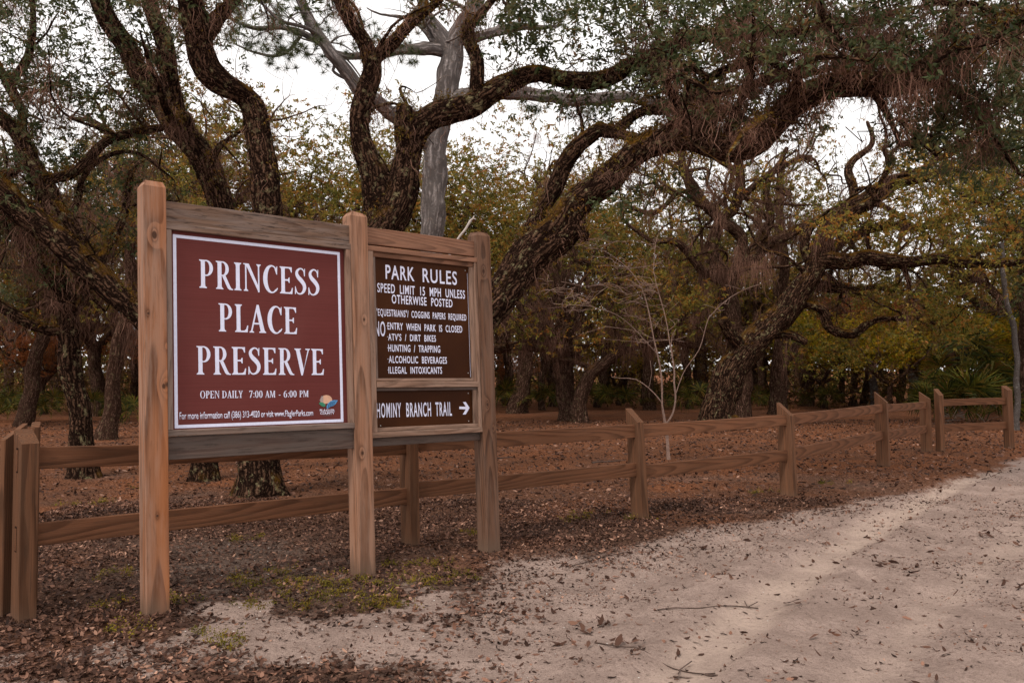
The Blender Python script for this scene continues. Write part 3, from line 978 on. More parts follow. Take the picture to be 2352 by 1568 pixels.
# ---- oak at the left edge
r = np.random.default_rng(13)
bx, by = on_ground(190, 1093)
t3 = empty('live_oak', (bx, by, 0), 'slim live oak with ridged trunk left of the left sign post', 'tree')
s = Skel(3)
s.limb(px_limb([(193, 1100, 11.7, 66), (190, 1060, 11.7, 56), (185, 1000, 11.7, 52), (173, 900, 11.7, 48), (161, 820, 11.7, 50), (158, 750, 11.7, 52), (152, 690, 11.7, 46),
                (125, 640, 11.6, 44), (88, 590, 11.6, 48), (40, 532, 11.5, 48), (-40, 480, 11.4, 42), (-140, 420, 11.3, 26)]), step=0.1)
s.limb(px_limb([(158, 762, 11.7, 32), (110, 757, 11.6, 28), (60, 735, 11.5, 28), (0, 698, 11.4, 28), (-70, 640, 11.3, 20)]))
s.limb(px_limb([(160, 720, 11.7, 34), (190, 690, 11.9, 28), (212, 640, 12.1, 22), (225, 560, 12.3, 16)]))
s.limb(px_limb([(145, 670, 11.6, 16), (110, 630, 11.9, 12), (60, 610, 12.1, 9), (0, 612, 12.3, 7)]))
s.wanders(8, 2.4, 9, (.8, 2.0), .4)
T = np.vstack([fill_poly([(-100, 480), (120, 500), (160, 640), (-100, 640)], 11, 13.5, 30, r),
               fill_poly([(-100, 640), (40, 640), (40, 720), (-100, 720)], 11, 13.5, 10, r)])
finish_tree(t3, s, T, 'leaf', per=100, mossn=120, fernn=140, seed=5, mossL=(0.1, 0.6), flare=0.35, fuzzn=500)

r = np.random.default_rng(14)
bx, by = on_ground(246, 1006)
t4 = empty('live_oak', (bx, by, 0), 'dark straight tree trunk farther back between left post and ridged oak', 'tree')
s = Skel(4)
s.limb(px_limb([(246, 1012, 18, 44), (250, 960, 18, 38), (262, 870, 18, 35), (278, 780, 18, 32), (290, 700, 18, 28), (302, 600, 18, 24), (300, 480, 18, 20), (280, 380, 18, 14)]), step=0.15)
s.limb(px_limb([(284, 740, 18, 20), (330, 690, 17.8, 16), (400, 660, 17.5, 12)]))
T = fill_poly([(150, 330), (480, 330), (500, 560), (180, 560)], 15.5, 20, 90, r)
finish_tree(t4, s, T, 'leaf_b', per=110, mossn=160, seed=6, L=0.085, Wd=0.028, mossL=(0.3, 1.1), bark='bg_bark', tip=0.006)

# ---- grey pine
r = np.random.default_rng(15)
bx, by = on_ground(985, 1000)
t5 = empty('pine_tree', (bx, by, 0), 'grey-barked pine standing straight behind the park rules panel, bare dead limbs', 'tree')
s = Skel(5)
YP = 18.6
s.limb(px_limb([(984, 1004, YP, 70), (986, 970, YP, 62), (990, 850, YP, 60), (993, 700, YP, 59), (993, 530, YP, 58), (999, 400, YP, 56), (1006, 310, YP, 55), (1022, 230, YP, 56), (1036, 150, YP, 58),
                (1048, 90, YP, 50), (1075, 40, YP, 42), (1100, -20, YP, 36), (1110, -150, YP, 24), (1120, -320, YP, 12)]), step=0.2, wig=0.02)
s.limb(px_limb([(1036, 130, YP, 46), (1005, 70, YP, 36), (975, 20, YP, 30), (960, -80, YP, 20), (940, -220, YP, 10)]))
s.limb(px_limb([(985, 330, YP, 40), (940, 292, YP - .3, 36), (905, 266, YP - .6, 35), (858, 230, YP - 1, 34), (822, 203, YP - 1.2, 33), (777, 141, YP - 1.5, 30), (735, 85, YP - 1.6, 26), (710, 45, YP - 1.7, 24), (687, 0, YP - 1.8, 22), (650, -90, YP - 2, 14)]))
s.limb(px_limb([(1015, 118, YP, 30), (980, 114, YP - .3, 28), (932, 112, YP - .5, 24), (831, 130, YP - .8, 20), (777, 121, YP - 1, 18), (694, 77, YP - 1.3, 15), (643, 67, YP - 1.5, 12), (575, 60, YP - 1.7, 9), (510, 30, YP - 2, 6)]))
s.limb(px_limb([(1030, 230, YP, 34), (1090, 218, YP - .4, 34), (1147, 210, YP - .8, 32), (1281, 225, YP - 1.4, 28), (1360, 229, YP - 1.7, 27), (1433, 226, YP - 2, 26), (1540, 235, YP - 2.2, 20), (1640, 222, YP - 2.4, 14)]))
s.limb(px_limb([(1050, 96, YP, 26), (1097, 84, YP - .3, 22), (1181, 66, YP - .6, 18), (1291, 57, YP - 1, 5)]))
s.limb(px_limb([(1000, 290, YP, 12), (960, 262, YP - .3, 10), (905, 250, YP - .5, 10), (860, 248, YP - .7, 7)]))
s.limb(px_limb([(780, 125, YP - 1, 10), (765, 160, YP - 1, 8), (792, 180, YP - 1, 6)]))
s.limb(px_limb([(694, 77, YP - 1.3, 9), (640, 130, YP - 1.2, 8), (585, 120, YP - 1.2, 6), (540, 100, YP - 1.2, 4)]))
s.limb(px_limb([(735, 85, YP - 1.6, 12), (700, 66, YP - 2, 9), (640, 40, YP - 2.3, 8), (590, 0, YP - 2.4, 6)]))
s.limb(px_limb([(1400, -60, YP - 2, 20), (1312, 0, YP - 2, 14), (1330, 40, YP - 2, 13), (1390, 62, YP - 2, 11), (1450, 82, YP - 2, 9), (1490, 60, YP - 2, 6)]), start=0) if False else None
T = np.vstack([fill_poly([(500, -40), (700, -40), (760, 110), (640, 150), (520, 110)], 15.5, 18, 75, r),
               fill_poly([(700, 20), (960, 20), (980, 150), (900, 190), (730, 160)], 16.5, 18.5, 44, r),
               fill_poly([(1180, 230), (1420, 240), (1400, 270), (1200, 262)], 16.5, 18, 9, r),
               fill_poly([(1180, 20), (1340, 20), (1340, 80), (1200, 90)], 16.5, 18, 14, r),
               fill_poly([(700, -400), (1500, -400), (1500, -80), (700, -80)], 16, 21, 60, r)])
d0 = np.array([np.min(((s.P[:s.n] - t) ** 2).sum(1)) for t in T])
s.wanders(26, 8.5, 13, (1.0, 3.0), .3, (.03, 9), .02)
ends = s.grow(T[np.argsort(d0)], step=0.25, wob=1.1)
s.radii(tip=0.008)
link('trunk', s.mesh('trunk', flare=0.3), t5, M['pine_bark'])


def needle_mesh(P, r, per=60, L=0.2, width=0.008):
    n = len(P); m = n * per
    c = np.repeat(P, per, 0)
    ax = np.repeat(unit(r.normal(size=(n, 3)) + np.array([0, 0, .5])), per, 0)
    d = unit(ax * 0.5 + r.normal(size=(m, 3)))
    sd_ = unit(np.cross(d, r.normal(size=d.shape)))
    ll = L * r.uniform(0.7, 1.2, m)[:, None]
    V = np.stack([c - sd_ * width * .5, c + sd_ * width * .5, c + d * ll + np.array([0, 0, -1]) * ll * .12], 1).reshape(-1, 3)
    return np_mesh('needles', V, np.arange(m * 3).reshape(m, 3), {'tint': np.repeat(r.random(m), 3)}, smooth=False)


pc = s.P[ends]
link('crown', needle_mesh(np.vstack([pc, pc + r.normal(size=pc.shape) * .22]), r), t5, M['needle'])

# ---- great leaning oak on the right beyond the fence, and its neighbours
r = np.random.default_rng(16)
YF = 20.4
bx, by = on_ground(1650, 986)
t6 = empty('live_oak', (bx, by, 0), 'huge oak leaning to the right beyond the fence, cut stub on its left side', 'tree')
s = Skel(6)
s.limb(px_limb([(1649, 992, YF, 100), (1650, 960, YF, 86), (1655, 920, YF, 78), (1670, 868, YF, 76), (1702, 812, YF, 74), (1748, 765, YF, 68), (1800, 720, YF, 62), (1840, 662, YF, 58),
                (1872, 615, YF, 52), (1892, 565, YF, 46), (1908, 515, YF, 36), (1935, 480, YF, 30), (2000, 445, YF, 28), (2080, 402, YF, 22), (2150, 370, YF, 16), (2230, 330, YF, 10)]), step=0.2, wig=0.03)
s.limb(px_limb([(1885, 600, YF, 42), (1940, 602, YF - .3, 38), (2000, 588, YF - .5, 36), (2080, 602, YF - .8, 30), (2160, 594, YF - 1, 26), (2250, 607, YF - 1.2, 24), (2345, 600, YF - 1.4, 20), (2450, 580, YF - 1.6, 12)]))
s.limb(px_limb([(1702, 808, YF, 40), (1680, 772, YF - .3, 32), (1660, 738, YF - .5, 28)]))
s.limb(px_limb([(1815, 705, YF, 26), (1850, 700, YF, 22), (1885, 712, YF, 23), (1905, 748, YF, 22), (1959, 768, YF, 21), (2008, 736, YF, 18), (2072, 728, YF, 14), (2160, 745, YF, 9)]))
s.limb(px_limb([(1745, 770, YF, 26), (1800, 768, YF, 22), (1850, 786, YF, 16)]))
s.limb(px_limb([(1870, 620, YF, 26), (1850, 560, YF, 22), (1860, 520, YF, 22), (1885, 500, YF, 18)]))
s.limb(px_limb([(1908, 515, YF, 34), (1990, 470, YF - .4, 28), (2060, 428, YF - .6, 24), (2150, 398, YF - .8, 20), (2250, 380, YF - 1, 12)]))
s.limb(px_limb([(1940, 492, YF, 26), (1962, 440, YF + .3, 22), (1950, 385, YF + .5, 18), (2000, 330, YF + .6, 12), (1990, 280, YF + .6, 7)]))
s.limb(px_limb([(1872, 615, YF, 36), (1930, 560, YF + .4, 28), (2010, 522, YF + .6, 24), (2110, 520, YF + .7, 18), (2200, 498, YF + .8, 12)]))
s.limb(px_limb([(1840, 662, YF, 30), (1900, 655, YF + .5, 24), (1960, 668, YF + .8, 20), (2030, 660, YF + 1, 14), (2100, 675, YF + 1, 8)]))
s.wanders(26, 2.6, 9, (1.5, 4.2), .42, (.05, 9), .02, (.6, 0, 0))
T = np.vstack([fill_poly([(2050, 330), (2380, 300), (2420, 640), (2180, 590), (2060, 480)], 17, 23, 130, r),
               fill_poly([(1880, 470), (2080, 510), (2100, 560), (1900, 560)], 18, 22, 26, r),
               fill_poly([(2000, 620), (2200, 640), (2250, 760), (2100, 800), (1960, 720)], 19, 23, 50, r),
               fill_poly([(1750, 700), (1950, 760), (2000, 860), (1850, 850)], 21, 24, 20, r)])
em = np.array([at(x, y, YF - .3) for x, y in [(1880, 520), (1888, 540), (1900, 500), (1915, 520), (1925, 505), (1935, 490), (1945, 490), (1700, 560), (1705, 600), (1740, 600), (1760, 585)] for _ in range(3)]) + r.normal(size=(33, 3)) * .08
finish_tree(t6, s, T, 'leaf_b', per=130, mossn=110, fernn=150, seed=7, L=0.1, Wd=0.038, mossL=(0.2, 1.1), flare=0.3, extra_moss=em, tip=0.011, fuzzn=900, bare=fill_poly([(1900, 380), (2350, 400), (2350, 760), (1950, 820), (1850, 640)], 18, 23, 110, r),
            spread=(.36, .36, .2))

r = np.random.default_rng(17)
t7 = empty('live_oak', (*on_ground(1700, 972), 0), 'moss-draped oak with twisting limbs just behind the huge leaning oak', 'tree')
s = Skel(7)
YG = 23.
s.limb(px_limb([(1702, 978, YG, 56), (1700, 900, YG, 50), (1694, 800, YG, 46), (1675, 710, YG, 44), (1665, 650, YG, 44), (1645, 600, YG, 30), (1636, 560, YG, 28), (1655, 510, YG, 26), (1690, 468, YG, 24), (1702, 400, YG, 20), (1690, 320, YG, 14), (1720, 240, YG, 8)]), step=0.2, wig=0.03)
s.limb(px_limb([(1668, 648, YG, 36), (1700, 606, YG, 32), (1738, 588, YG, 30), (1780, 553, YG, 27), (1878, 509, YG, 22), (1950, 495, YG, 16)]))
s.limb(px_limb([(1708, 606, YG, 26), (1706, 560, YG, 26), (1698, 536, YG, 27), (1650, 500, YG, 26), (1612, 462, YG, 25), (1587, 420, YG, 22), (1570, 385, YG, 19), (1560, 330, YG, 12)]))
s.limb(px_limb([(1612, 462, YG, 16), (1560, 440, YG, 12), (1500, 490, YG, 12), (1430, 470, YG, 8)]))
s.limb(px_limb([(1690, 468, YG, 18), (1740, 420, YG, 16), (1800, 380, YG, 14), (1860, 360, YG, 10)]))
s.limb(px_limb([(1665, 650, YG, 30), (1610, 615, YG - .3, 22), (1560, 562, YG - .5, 18), (1500, 552, YG - .6, 12), (1450, 520, YG - .7, 7)]))
s.limb(px_limb([(1738, 588, YG, 22), (1770, 500, YG, 18), (1760, 430, YG, 15), (1810, 340, YG, 10)]))
s.limb(px_limb([(1700, 400, YG, 18), (1650, 360, YG, 14), (1620, 300, YG, 10), (1640, 240, YG, 6)]))
s.wanders(40, 2.2, 10, (1.5, 4.0), .42, (.05, 9), .03)
T = np.vstack([fill_poly([(1450, 330), (1900, 280), (1950, 420), (1750, 480), (1550, 520), (1430, 480)], 20, 26, 62, r),
               fill_poly([(1500, 520), (1640, 520), (1640, 760), (1520, 760)], 21, 26, 40, r)])
em = np.array([at(x, y, YG - .5) for x, y in zip(r.uniform(1480, 1760, 60), r.uniform(450, 760, 60))])
finish_tree(t7, s, T, 'leaf_b', per=110, mossn=260, fernn=120, seed=8, L=0.1, Wd=0.038, mossL=(0.2, 0.9), flare=0.3, tip=0.012, extra_moss=em, spread=(.36, .36, .2), bark='bg_bark',
            bare=fill_poly([(1430, 300), (1950, 300), (2000, 480), (1750, 640), (1480, 700)], 20, 26, 220, r))

r = np.random.default_rng(18)
t8 = empty('live_oak', (*on_ground(1305, 964), 0), 'grey trunk with a long low horizontal limb right of the sign', 'tree')
s = Skel(8)
YJ = 24.
s.limb(px_limb([(1306, 968, YJ, 54), (1304, 930, YJ, 46), (1300, 880, YJ, 42), (1298, 820, YJ, 40), (1292, 700, YJ, 32), (1275, 600, YJ, 26), (1250, 500, YJ, 20), (1230, 400, YJ, 12)]), step=0.2, wig=0.03)
s.limb(px_limb([(1300, 835, YJ, 30), (1330, 815, YJ, 24), (1299, 800, YJ - .4, 22), (1240, 800, YJ - .6, 20), (1190, 795, YJ - .8, 19), (1134, 804, YJ - 1, 20), (1060, 800, YJ - 1.2, 20), (960, 780, YJ - 1.4, 12)]))
s.limb(px_limb([(1298, 760, YJ, 22), (1350, 690, YJ, 16), (1420, 640, YJ, 12)]))
s.wanders(44, 1.8, 10, (1.5, 4.5), .45, (.05, 9), .02)
T = np.vstack([fill_poly([(1080, 380), (1420, 420), (1480, 600), (1200, 640), (1080, 560)], 21, 27, 130, r),
               fill_poly([(1150, 600), (1500, 600), (1500, 800), (1150, 780)], 21, 27, 60, r)])
em = np.array([at(x, y, YJ - 1.5) for x, y in zip(r.uniform(1160, 1500, 70), r.uniform(600, 840, 70))])
finish_tree(t8, s, T, 'leaf_b', per=110, mossn=240, seed=9, L=0.1, Wd=0.038, mossL=(0.2, 0.9), flare=0.3, tip=0.011, extra_moss=em, spread=(.36, .36, .2), bark='bg_bark',
            bare=fill_poly([(1080, 400), (1500, 450), (1520, 860), (1160, 880)], 21, 27, 160, r))

r = np.random.default_rng(19)
t9 = empty('live_oak', (*on_ground(1334, 968), 0), 'mossy tree bowed over to the right, just beside the grey trunk', 'tree')
s = Skel(9)
YK = 23.
s.limb(px_limb([(1331, 972, YK, 36), (1331, 930, YK, 32), (1336, 895, YK, 31), (1356, 860, YK, 30), (1392, 828, YK, 27), (1454, 793, YK, 24), (1520, 785, YK, 20), (1560, 782, YK, 18), (1623, 806, YK, 12)]), step=0.2, wig=0.03)
s.limb(px_limb([(1520, 785, YK, 14), (1560, 740, YK, 10), (1590, 690, YK, 7)]))
s.wanders(14, 1.4, 9, (1.2, 3.0), .45, (.04, 9), .0)
T = fill_poly([(1400, 640), (1640, 640), (1640, 760), (1440, 770)], 21.5, 24.5, 34, r)
finish_tree(t9, s, T, 'leaf_b', per=100, mossn=150, fernn=20, seed=10, L=0.09, Wd=0.032, mossL=(0.2, .8), flare=0.3, tip=0.006, bark='bg_bark')

r = np.random.default_rng(20)
t10 = empty('live_oak', (*on_ground(1787, 952), 0), 'dark straight trunk right of the huge leaning oak', 'tree')
s = Skel(10)
s.limb(px_limb([(1786, 956, 27, 46), (1787, 900, 27, 38), (1791, 850, 27, 36), (1796, 740, 27, 30), (1800, 600, 27, 24), (1790, 480, 27, 18), (1800, 360, 27, 10)]), step=0.25, wig=0.03)
s.limb(px_limb([(1791, 850, 27, 22), (1820, 810, 27, 18), (1835, 760, 27, 14)]))
T = np.vstack([fill_poly([(1700, 400), (1900, 400), (1920, 560), (1720, 560)], 24, 30, 30, r)])
finish_tree(t10, s, T, 'leaf_b', per=110, mossn=220, seed=11, L=0.11, Wd=0.042, mossL=(0.3, 1.2), flare=0.3, tip=0.008, bark='bg_bark', spread=(.4, .4, .22))

r = np.random.default_rng(21)
t11 = empty('live_oak', (9.2 * 1.62, 23.5, 0), 'dark trunk at the right edge with a dense crown hanging over the fence end', 'tree')
s = Skel(12)
s.limb([(15.0, 23.5, -.1, .3), (14.95, 23.5, 1.2, .24), (15.0, 23.4, 3, .2), (14.9, 23.3, 5, .17), (15.0, 23, 7, .12), (14.6, 22.8, 9, .07), (14.2, 22.5, 11, .03)], step=0.25)
s.limb([(14.9, 23.3, 5, .12), (13.4, 22.5, 6.2, .09), (11.8, 21.8, 7.2, .06), (10.2, 21, 8.1, .03)])
s.limb([(14.95, 23.3, 4.6, .12), (16.4, 22, 6.2, .08), (17.8, 20.5, 7.6, .04)])
T = np.vstack([fill_poly([(2270, -100), (2450, -100), (2450, 520), (2250, 560), (2150, 400), (2300, 250)], 20, 26, 210, r),
               fill_poly([(2300, 500), (2480, 500), (2480, 760), (2340, 760)], 21, 25, 50, r)])
finish_tree(t11, s, T, 'leaf', per=140, mossn=160, seed=12, L=0.1, Wd=0.036, mossL=(0.4, 1.3), flare=0.3, tip=0.008, bark='bg_bark', spread=(.4, .4, .22))


# ---- background oaks: a few kinds, each copied
def oak_kind(seed, H, spread, nT, leafmat, per, mossn, lean=0.0, forks=3, low=0.42, L=0.11, Wd=0.042, bark='bg_bark', mossL=(0.2, 0.9)):
    r = np.random.default_rng(seed)
    root = empty('oak', (0, 0, 0), '', '')
    s = Skel(seed + 100)
    z0 = H * low * r.uniform(0.7, 0.95)
    s.limb([(0, 0, -.15, H * .03), (lean * .3, 0, z0 * .4, H * .023), (lean, .1, z0, H * .02)], step=0.2, wig=0.04)
    top = s.n - 1
    for k in range(forks):
        a = k / forks * 6.28 + r.uniform(0, 1.5)
        rr = spread * r.uniform(.45, .75)
        p0 = s.P[top] + np.array([0, 0, -.2 * k * r.random()])
        m1 = p0 + np.array([math.cos(a) * rr * .4, math.sin(a) * rr * .4, H * .12])
        m2 = p0 + np.array([math.cos(a + .4) * rr * .75, math.sin(a + .4) * rr * .75, H * r.uniform(.2, .32)])
        m3 = p0 + np.array([math.cos(a + .2) * rr, math.sin(a + .2) * rr, H * r.uniform(.34, .48)])
        s.limb([(*p0, H * .015), (*m1, H * .012), (*m2, H * .009), (*m3, H * .004)], start=top, step=0.22, wig=0.05)
    s.wanders(34, H * .3, H * .85, (H * .15, H * .42), .5, (.02, 9), .03)
    # crown: several overlapping mounds, hollow inside
    T = []
    mounds = [(r.normal(size=2) * spread * .42, r.uniform(.5, .8) * H, r.uniform(.3, .5) * spread, r.uniform(.14, .22) * H) for _ in range(9)]
    while len(T) < nT:
        c, cz, rad, rh = mounds[r.integers(len(mounds))]
        v = unit(r.normal(size=3)) * r.uniform(.55, 1.0) ** .6
        p = np.array([c[0] + v[0] * rad, c[1] + v[1] * rad, cz + v[2] * rh])
        if p[2] > H * .22 and p[2] < H: T.append(p)
    T = np.array(T)
    finish_tree(root, s, T, leafmat, per=per, mossn=mossn, seed=seed, L=L, Wd=Wd, mossL=mossL, flare=.3, tip=.010, bark=bark, spread=(.27, .27, .15))
    return root, H


KINDS = [oak_kind(31, 10, 4.6, 300, 'leaf_b', 100, 100, lean=.6),
         oak_kind(32, 10, 4.0, 250, 'leaf_b', 90, 260, lean=-.7, mossL=(.2, .9)),
         oak_kind(33, 10, 5.0, 300, 'leaf_b', 105, 120, forks=4, low=.3),
         oak_kind(34, 10, 3.2, 210, 'leaf', 100, 110, forks=2, low=.55),
         oak_kind(35, 7, 3.4, 230, 'leaf_y', 110, 60, forks=3, low=.3, L=.11, Wd=.05),
         oak_kind(36, 6, 2.6, 130, 'leaf_r', 90, 60, forks=3, low=.4, L=.1, Wd=.05)]
KNAME = [('oak', 'background live oaks with dark green crowns', 'dark green oak crown'),
         ('oak', 'background oaks hung with moss curtains', 'oak draped in brown moss'),
         ('oak', 'background spreading olive oaks', 'spreading olive-leaved oak'),
         ('oak', 'background slender dark oaks', 'slender dark oak'),
         ('understory_tree', 'yellow-green small trees of the forest edge', 'small yellow-green tree'),
         ('understory_tree', 'rusty-leaved small trees of the forest edge', 'small rusty-leaved tree')]
WHERE = lambda px: ('at the far left edge' if px < 150 else 'behind the left sign post' if px < 460 else 'behind the main sign panel' if px < 830
                    else 'behind the park rules panel' if px < 1130 else 'just right of the sign' if px < 1450 else 'left of the leaning oak' if px < 1640
                    else 'behind the leaning oak' if px < 1850 else 'beyond the right part of the fence' if px < 2150 else 'at the right edge')
BG = [  # px, depth, top py, kind, rotation
    (60, 22, 330, 0, 10), (225, 27, 300, 2, 100), (390, 25, 280, 3, 40), (500, 28, 90, 0, 200), (600, 26, 120, 1, 150), (700, 30, 175, 2, 60),
    (800, 27, 310, 1, 300), (910, 33, 340, 0, 20), (1085, 31, 270, 2, 75), (1190, 28, 250, 1, 220), (1280, 33, 285, 0, 130), (1390, 36, 420, 2, 320),
    (1490, 30, 420, 1, 80), (1610, 34, 400, 3, 190), (1730, 35, 400, 1, 260), (1850, 33, 440, 2, 15), (1985, 35, 540, 1, 120), (2110, 36, 570, 2, 340),
    (2330, 33, 420, 0, 170), (2420, 27, 240, 2, 50),
    (-60, 27, 400, 2, 210), (130, 35, 500, 1, 310), (560, 38, 430, 1, 35), (1000, 42, 520, 1, 90),
    (1150, 44, 600, 3, 180), (1450, 45, 620, 2, 280), (1680, 44, 600, 1, 45), (1830, 46, 620, 3, 160),
    (2420, 42, 520, 1, 110), (330, 40, 520, 2, 140),
    (100, 28, 700, 5, 30), (350, 29, 700, 5, 100), (1160, 36, 780, 5, 0), (1240, 38, 790, 5, 140), (1420, 34, 740, 4, 80),
    (1800, 34, 640, 4, 20), (1890, 31, 690, 4, 110), (1960, 33, 620, 5, 190), (2040, 30, 690, 4, 300), (2120, 33, 650, 4, 60), (1730, 38, 560, 4, 200),
    (2210, 30, 690, 4, 170), (2300, 29, 690, 4, 10), (2400, 27, 650, 4, 220), (730, 36, 640, 4, 90), (600, 34, 620, 5, 45)]
ORD = ['leftmost', 'second', 'third', 'fourth', 'fifth', 'sixth', 'seventh', 'eighth', 'ninth', 'tenth', 'eleventh', 'twelfth', 'thirteenth', 'fourteenth', 'fifteenth', 'sixteenth',
       'seventeenth', 'eighteenth', 'nineteenth', 'twentieth']


def nth(k): return ORD[k] + ('' if k == 0 else ' from the left')


used_k = set()
seen_lab = {}
for px, Y, tp, k, rot in BG:
    root, H0 = KINDS[k]
    h = CH + (848 - tp) / FPX * Y
    if k in used_k: o = copy_tree(root)
    else: o = root; used_k.add(k)
    sc_ = h / H0
    o.name = KNAME[k][0]
    o.location = ((px - VW / 2) / FPX * Y, Y, 0)
    o.rotation_euler = (0, 0, R(rot))
    o.scale = (sc_ * random.uniform(.95, 1.15), sc_ * random.uniform(.95, 1.15), sc_)
    same = sorted(q[0] for q in BG if q[3] == k)
    lab = f'{KNAME[k][2]} {WHERE(px)}, {nth(same.index(px))}'
    tag(o, lab, 'tree', KNAME[k][1])
# children of first-of-kind roots keep their inverse; roots moved afterwards carry them along

# ---- thin trunks standing in the woods
r = np.random.default_rng(23)
THIN = [(1165, 34, 18), (1190, 31, 16), (1245, 30, 14), (1372, 32, 16), (1425, 36, 18), (1475, 34, 12), (1585, 31, 16), (1612, 36, 12), (1745, 33, 12), (1762, 38, 14), (1855, 34, 11),
        (1935, 36, 12), (2068, 35, 14), (2135, 36, 12), (2185, 33, 10), (60, 28, 16), (20, 33, 18), (300, 30, 15), (120, 36, 14), (2270, 34, 12)]
for i, (px, Y, wd) in enumerate(THIN):
    x = (px - VW / 2) / FPX * Y
    o = empty('tree', (x, Y, 0), f'thin bare dark trunk in the woods, {nth(sorted(q[0] for q in THIN).index(px))}', 'tree', 'thin bare trunks in the woods')
    s = Skel(200 + i)
    H = r.uniform(5, 8.5); ln = r.normal() * .5
    rr = wd * .5 * Y / FPX
    s.limb([(x, Y, -.1, rr * 1.2), (x + ln * .3, Y, H * .3, rr), (x + ln * .2 + r.normal() * .15, Y, H * .6, rr * .8), (x + ln, Y, H, rr * .35)], step=.3, wig=.05)
    for q in range(3):
        z = H * r.uniform(.4, .9); a = r.uniform(0, 6.28); l = r.uniform(.6, 1.8)
        b0 = s.P[int(s.n * z / H) % s.n] if z < H else s.P[s.n - 1]
        s.limb([(*b0, rr * .4), (b0[0] + math.cos(a) * l * .5, b0[1] + math.sin(a) * l * .5, b0[2] + l * .4, rr * .3), (b0[0] + math.cos(a) * l, b0[1] + math.sin(a) * l, b0[2] + l * .6, rr * .12)], step=.2, wig=.04)
    s.radii()
    link('trunk', s.mesh('trunk', lump=.05), o, M['bg_bark'])
for px, Y, wd, y0, lab, lean in [(2000, 31, 17, 822, 'pale broken trunk standing beyond the right part of the fence', 0.0),
                                 (2096, 33, 18, 640, 'pale mottled trunk right of the broken pale trunk', .5),
                                 (2330, 20, 12, 560, 'thin pale mottled trunk at the right end of the fence', -.3)]:
    x = (px - VW / 2) / FPX * Y
    H = CH + (848 - y0) / FPX * Y; rr = wd * .5 * Y / FPX
    o = empty('tree', (x, Y, 0), lab, 'tree')
    s = Skel(300 + px)
    s.limb([(x, Y, -.1, rr * 1.25), (x + .05, Y, H * .4, rr), (x + lean * .6, Y, H * .75, rr * .9), (x + lean, Y, H, rr * .75)], step=.2, wig=.03)
    s.radii()
    link('trunk', s.mesh('trunk'), o, M['pale_bark'])

# ---- far woods closing the view: one mass of leaves and stems
r = np.random.default_rng(24)
n = 2000
ang = r.uniform(-.95, .95, n)
dist = r.uniform(50, 66, n)
cen = np.stack([np.sin(ang) * dist * 1.15, np.cos(ang) * dist * .9 + 8, r.uniform(.1, 1, n) ** 1.2 * 6.5], -1)
o = link('far_woods', leaves_mesh('far_woods', cen, r, 45, (1.0, .8, .8), .42, .2, tw=.6), None, M['leaf_b'])
tag(o, 'far mass of dim forest leaves closing the view behind the trees', 'woods', None, 'stuff')
nb = 3000
ang = r.uniform(-.9, .9, nb); dist = r.uniform(29, 50, nb)
cen = np.stack([np.sin(ang) * dist * 1.15, np.cos(ang) * dist * .95 + 4, r.uniform(0.03, 1, nb) ** 1.7 * 2.8], -1)
cen[:, 1] = np.maximum(cen[:, 1], 27 + 3 * np.abs(np.sin(cen[:, 0] * .7)))
o = link('undergrowth', leaves_mesh('undergrowth', cen, r, 55, (.6, .6, .35), .15, .06, tw=.35), None, M['under'])
tag(o, 'low dim undergrowth between the far trunks', 'undergrowth', None, 'stuff')


# ---- palmettos: fan leaves on stalks
def fan_mesh(seed, n=20, L=.55, drop=.2):
    r = np.random.default_rng(seed)
    V = []; F = []; t = []
    st = np.array([0, 0, 0.]); 
    # stalk along x, blades fan at its end
    SL = r.uniform(.5, .9)
    V += [(0, -.008, 0), (0, .008, 0), (SL, .006, 0), (SL, -.006, 0)]; F.append((0, 1, 2, 3)); t += [.8] * 4
    for i in range(n):
        a = (i / (n - 1) - .5) * R(250)
        l = L * (1 - .25 * abs(i / (n - 1) - .5)) * r.uniform(.85, 1.1)
        d = np.array([math.cos(a), math.sin(a), 0]); sd_ = np.array([-d[1], d[0], 0]) * .02
        c = np.array([SL, 0, 0])
        m1 = c + d * l * .5 + np.array([0, 0, -.02 + .05 * (i % 2)]); tp = c + d * l + np.array([0, 0, -drop * l * r.uniform(.5, 1.6)])
        k = len(V); V += [tuple(c), tuple(m1 + sd_), tuple(tp), tuple(m1 - sd_)]; F.append((k, k + 1, k + 2, k + 3)); t += [r.random()] * 4
    return np_mesh('frond', np.array(V), np.array(F), {'tint': np.array(t)}, smooth=False)


FANS = [fan_mesh(i, drop=.15 + .12 * i) for i in range(4)]
for f in FANS: f.materials.append(M['palm'])
DEADFAN = fan_mesh(9, 16, .5, .9); DEADFAN.materials.append(M['dead_palm'])
pal = [(2120, 946, 24, .9), (2180, 950, 23, 1.1), (2240, 952, 22.5, 1.2), (2300, 952, 23, 1.2), (2270, 940, 26, 1.5), (2150, 930, 27, 1.1), (2210, 935, 26, 1.9), (2330, 935, 27, 1.3),
       (20, 985, 23, .8), (70, 985, 24, .8), (120, 985, 23.5, .75), (220, 975, 25, .8), (280, 980, 24, .8), (-20, 980, 24, .9),
       (1160, 950, 28, .9), (1200, 945, 30, .8), (1255, 950, 29, .9), (1360, 945, 31, .8), (1400, 948, 30, .9), (1450, 945, 31, .9), (1500, 948, 30, .8), (1590, 950, 28, .9), (1560, 945, 30, .9), (1740, 940, 30, .8),
       (1900, 935, 30, .8), (1850, 938, 31, .7), (2040, 935, 31, .8), (320, 975, 22, 1.0), (900, 960, 27, .9)]
r = np.random.default_rng(25)
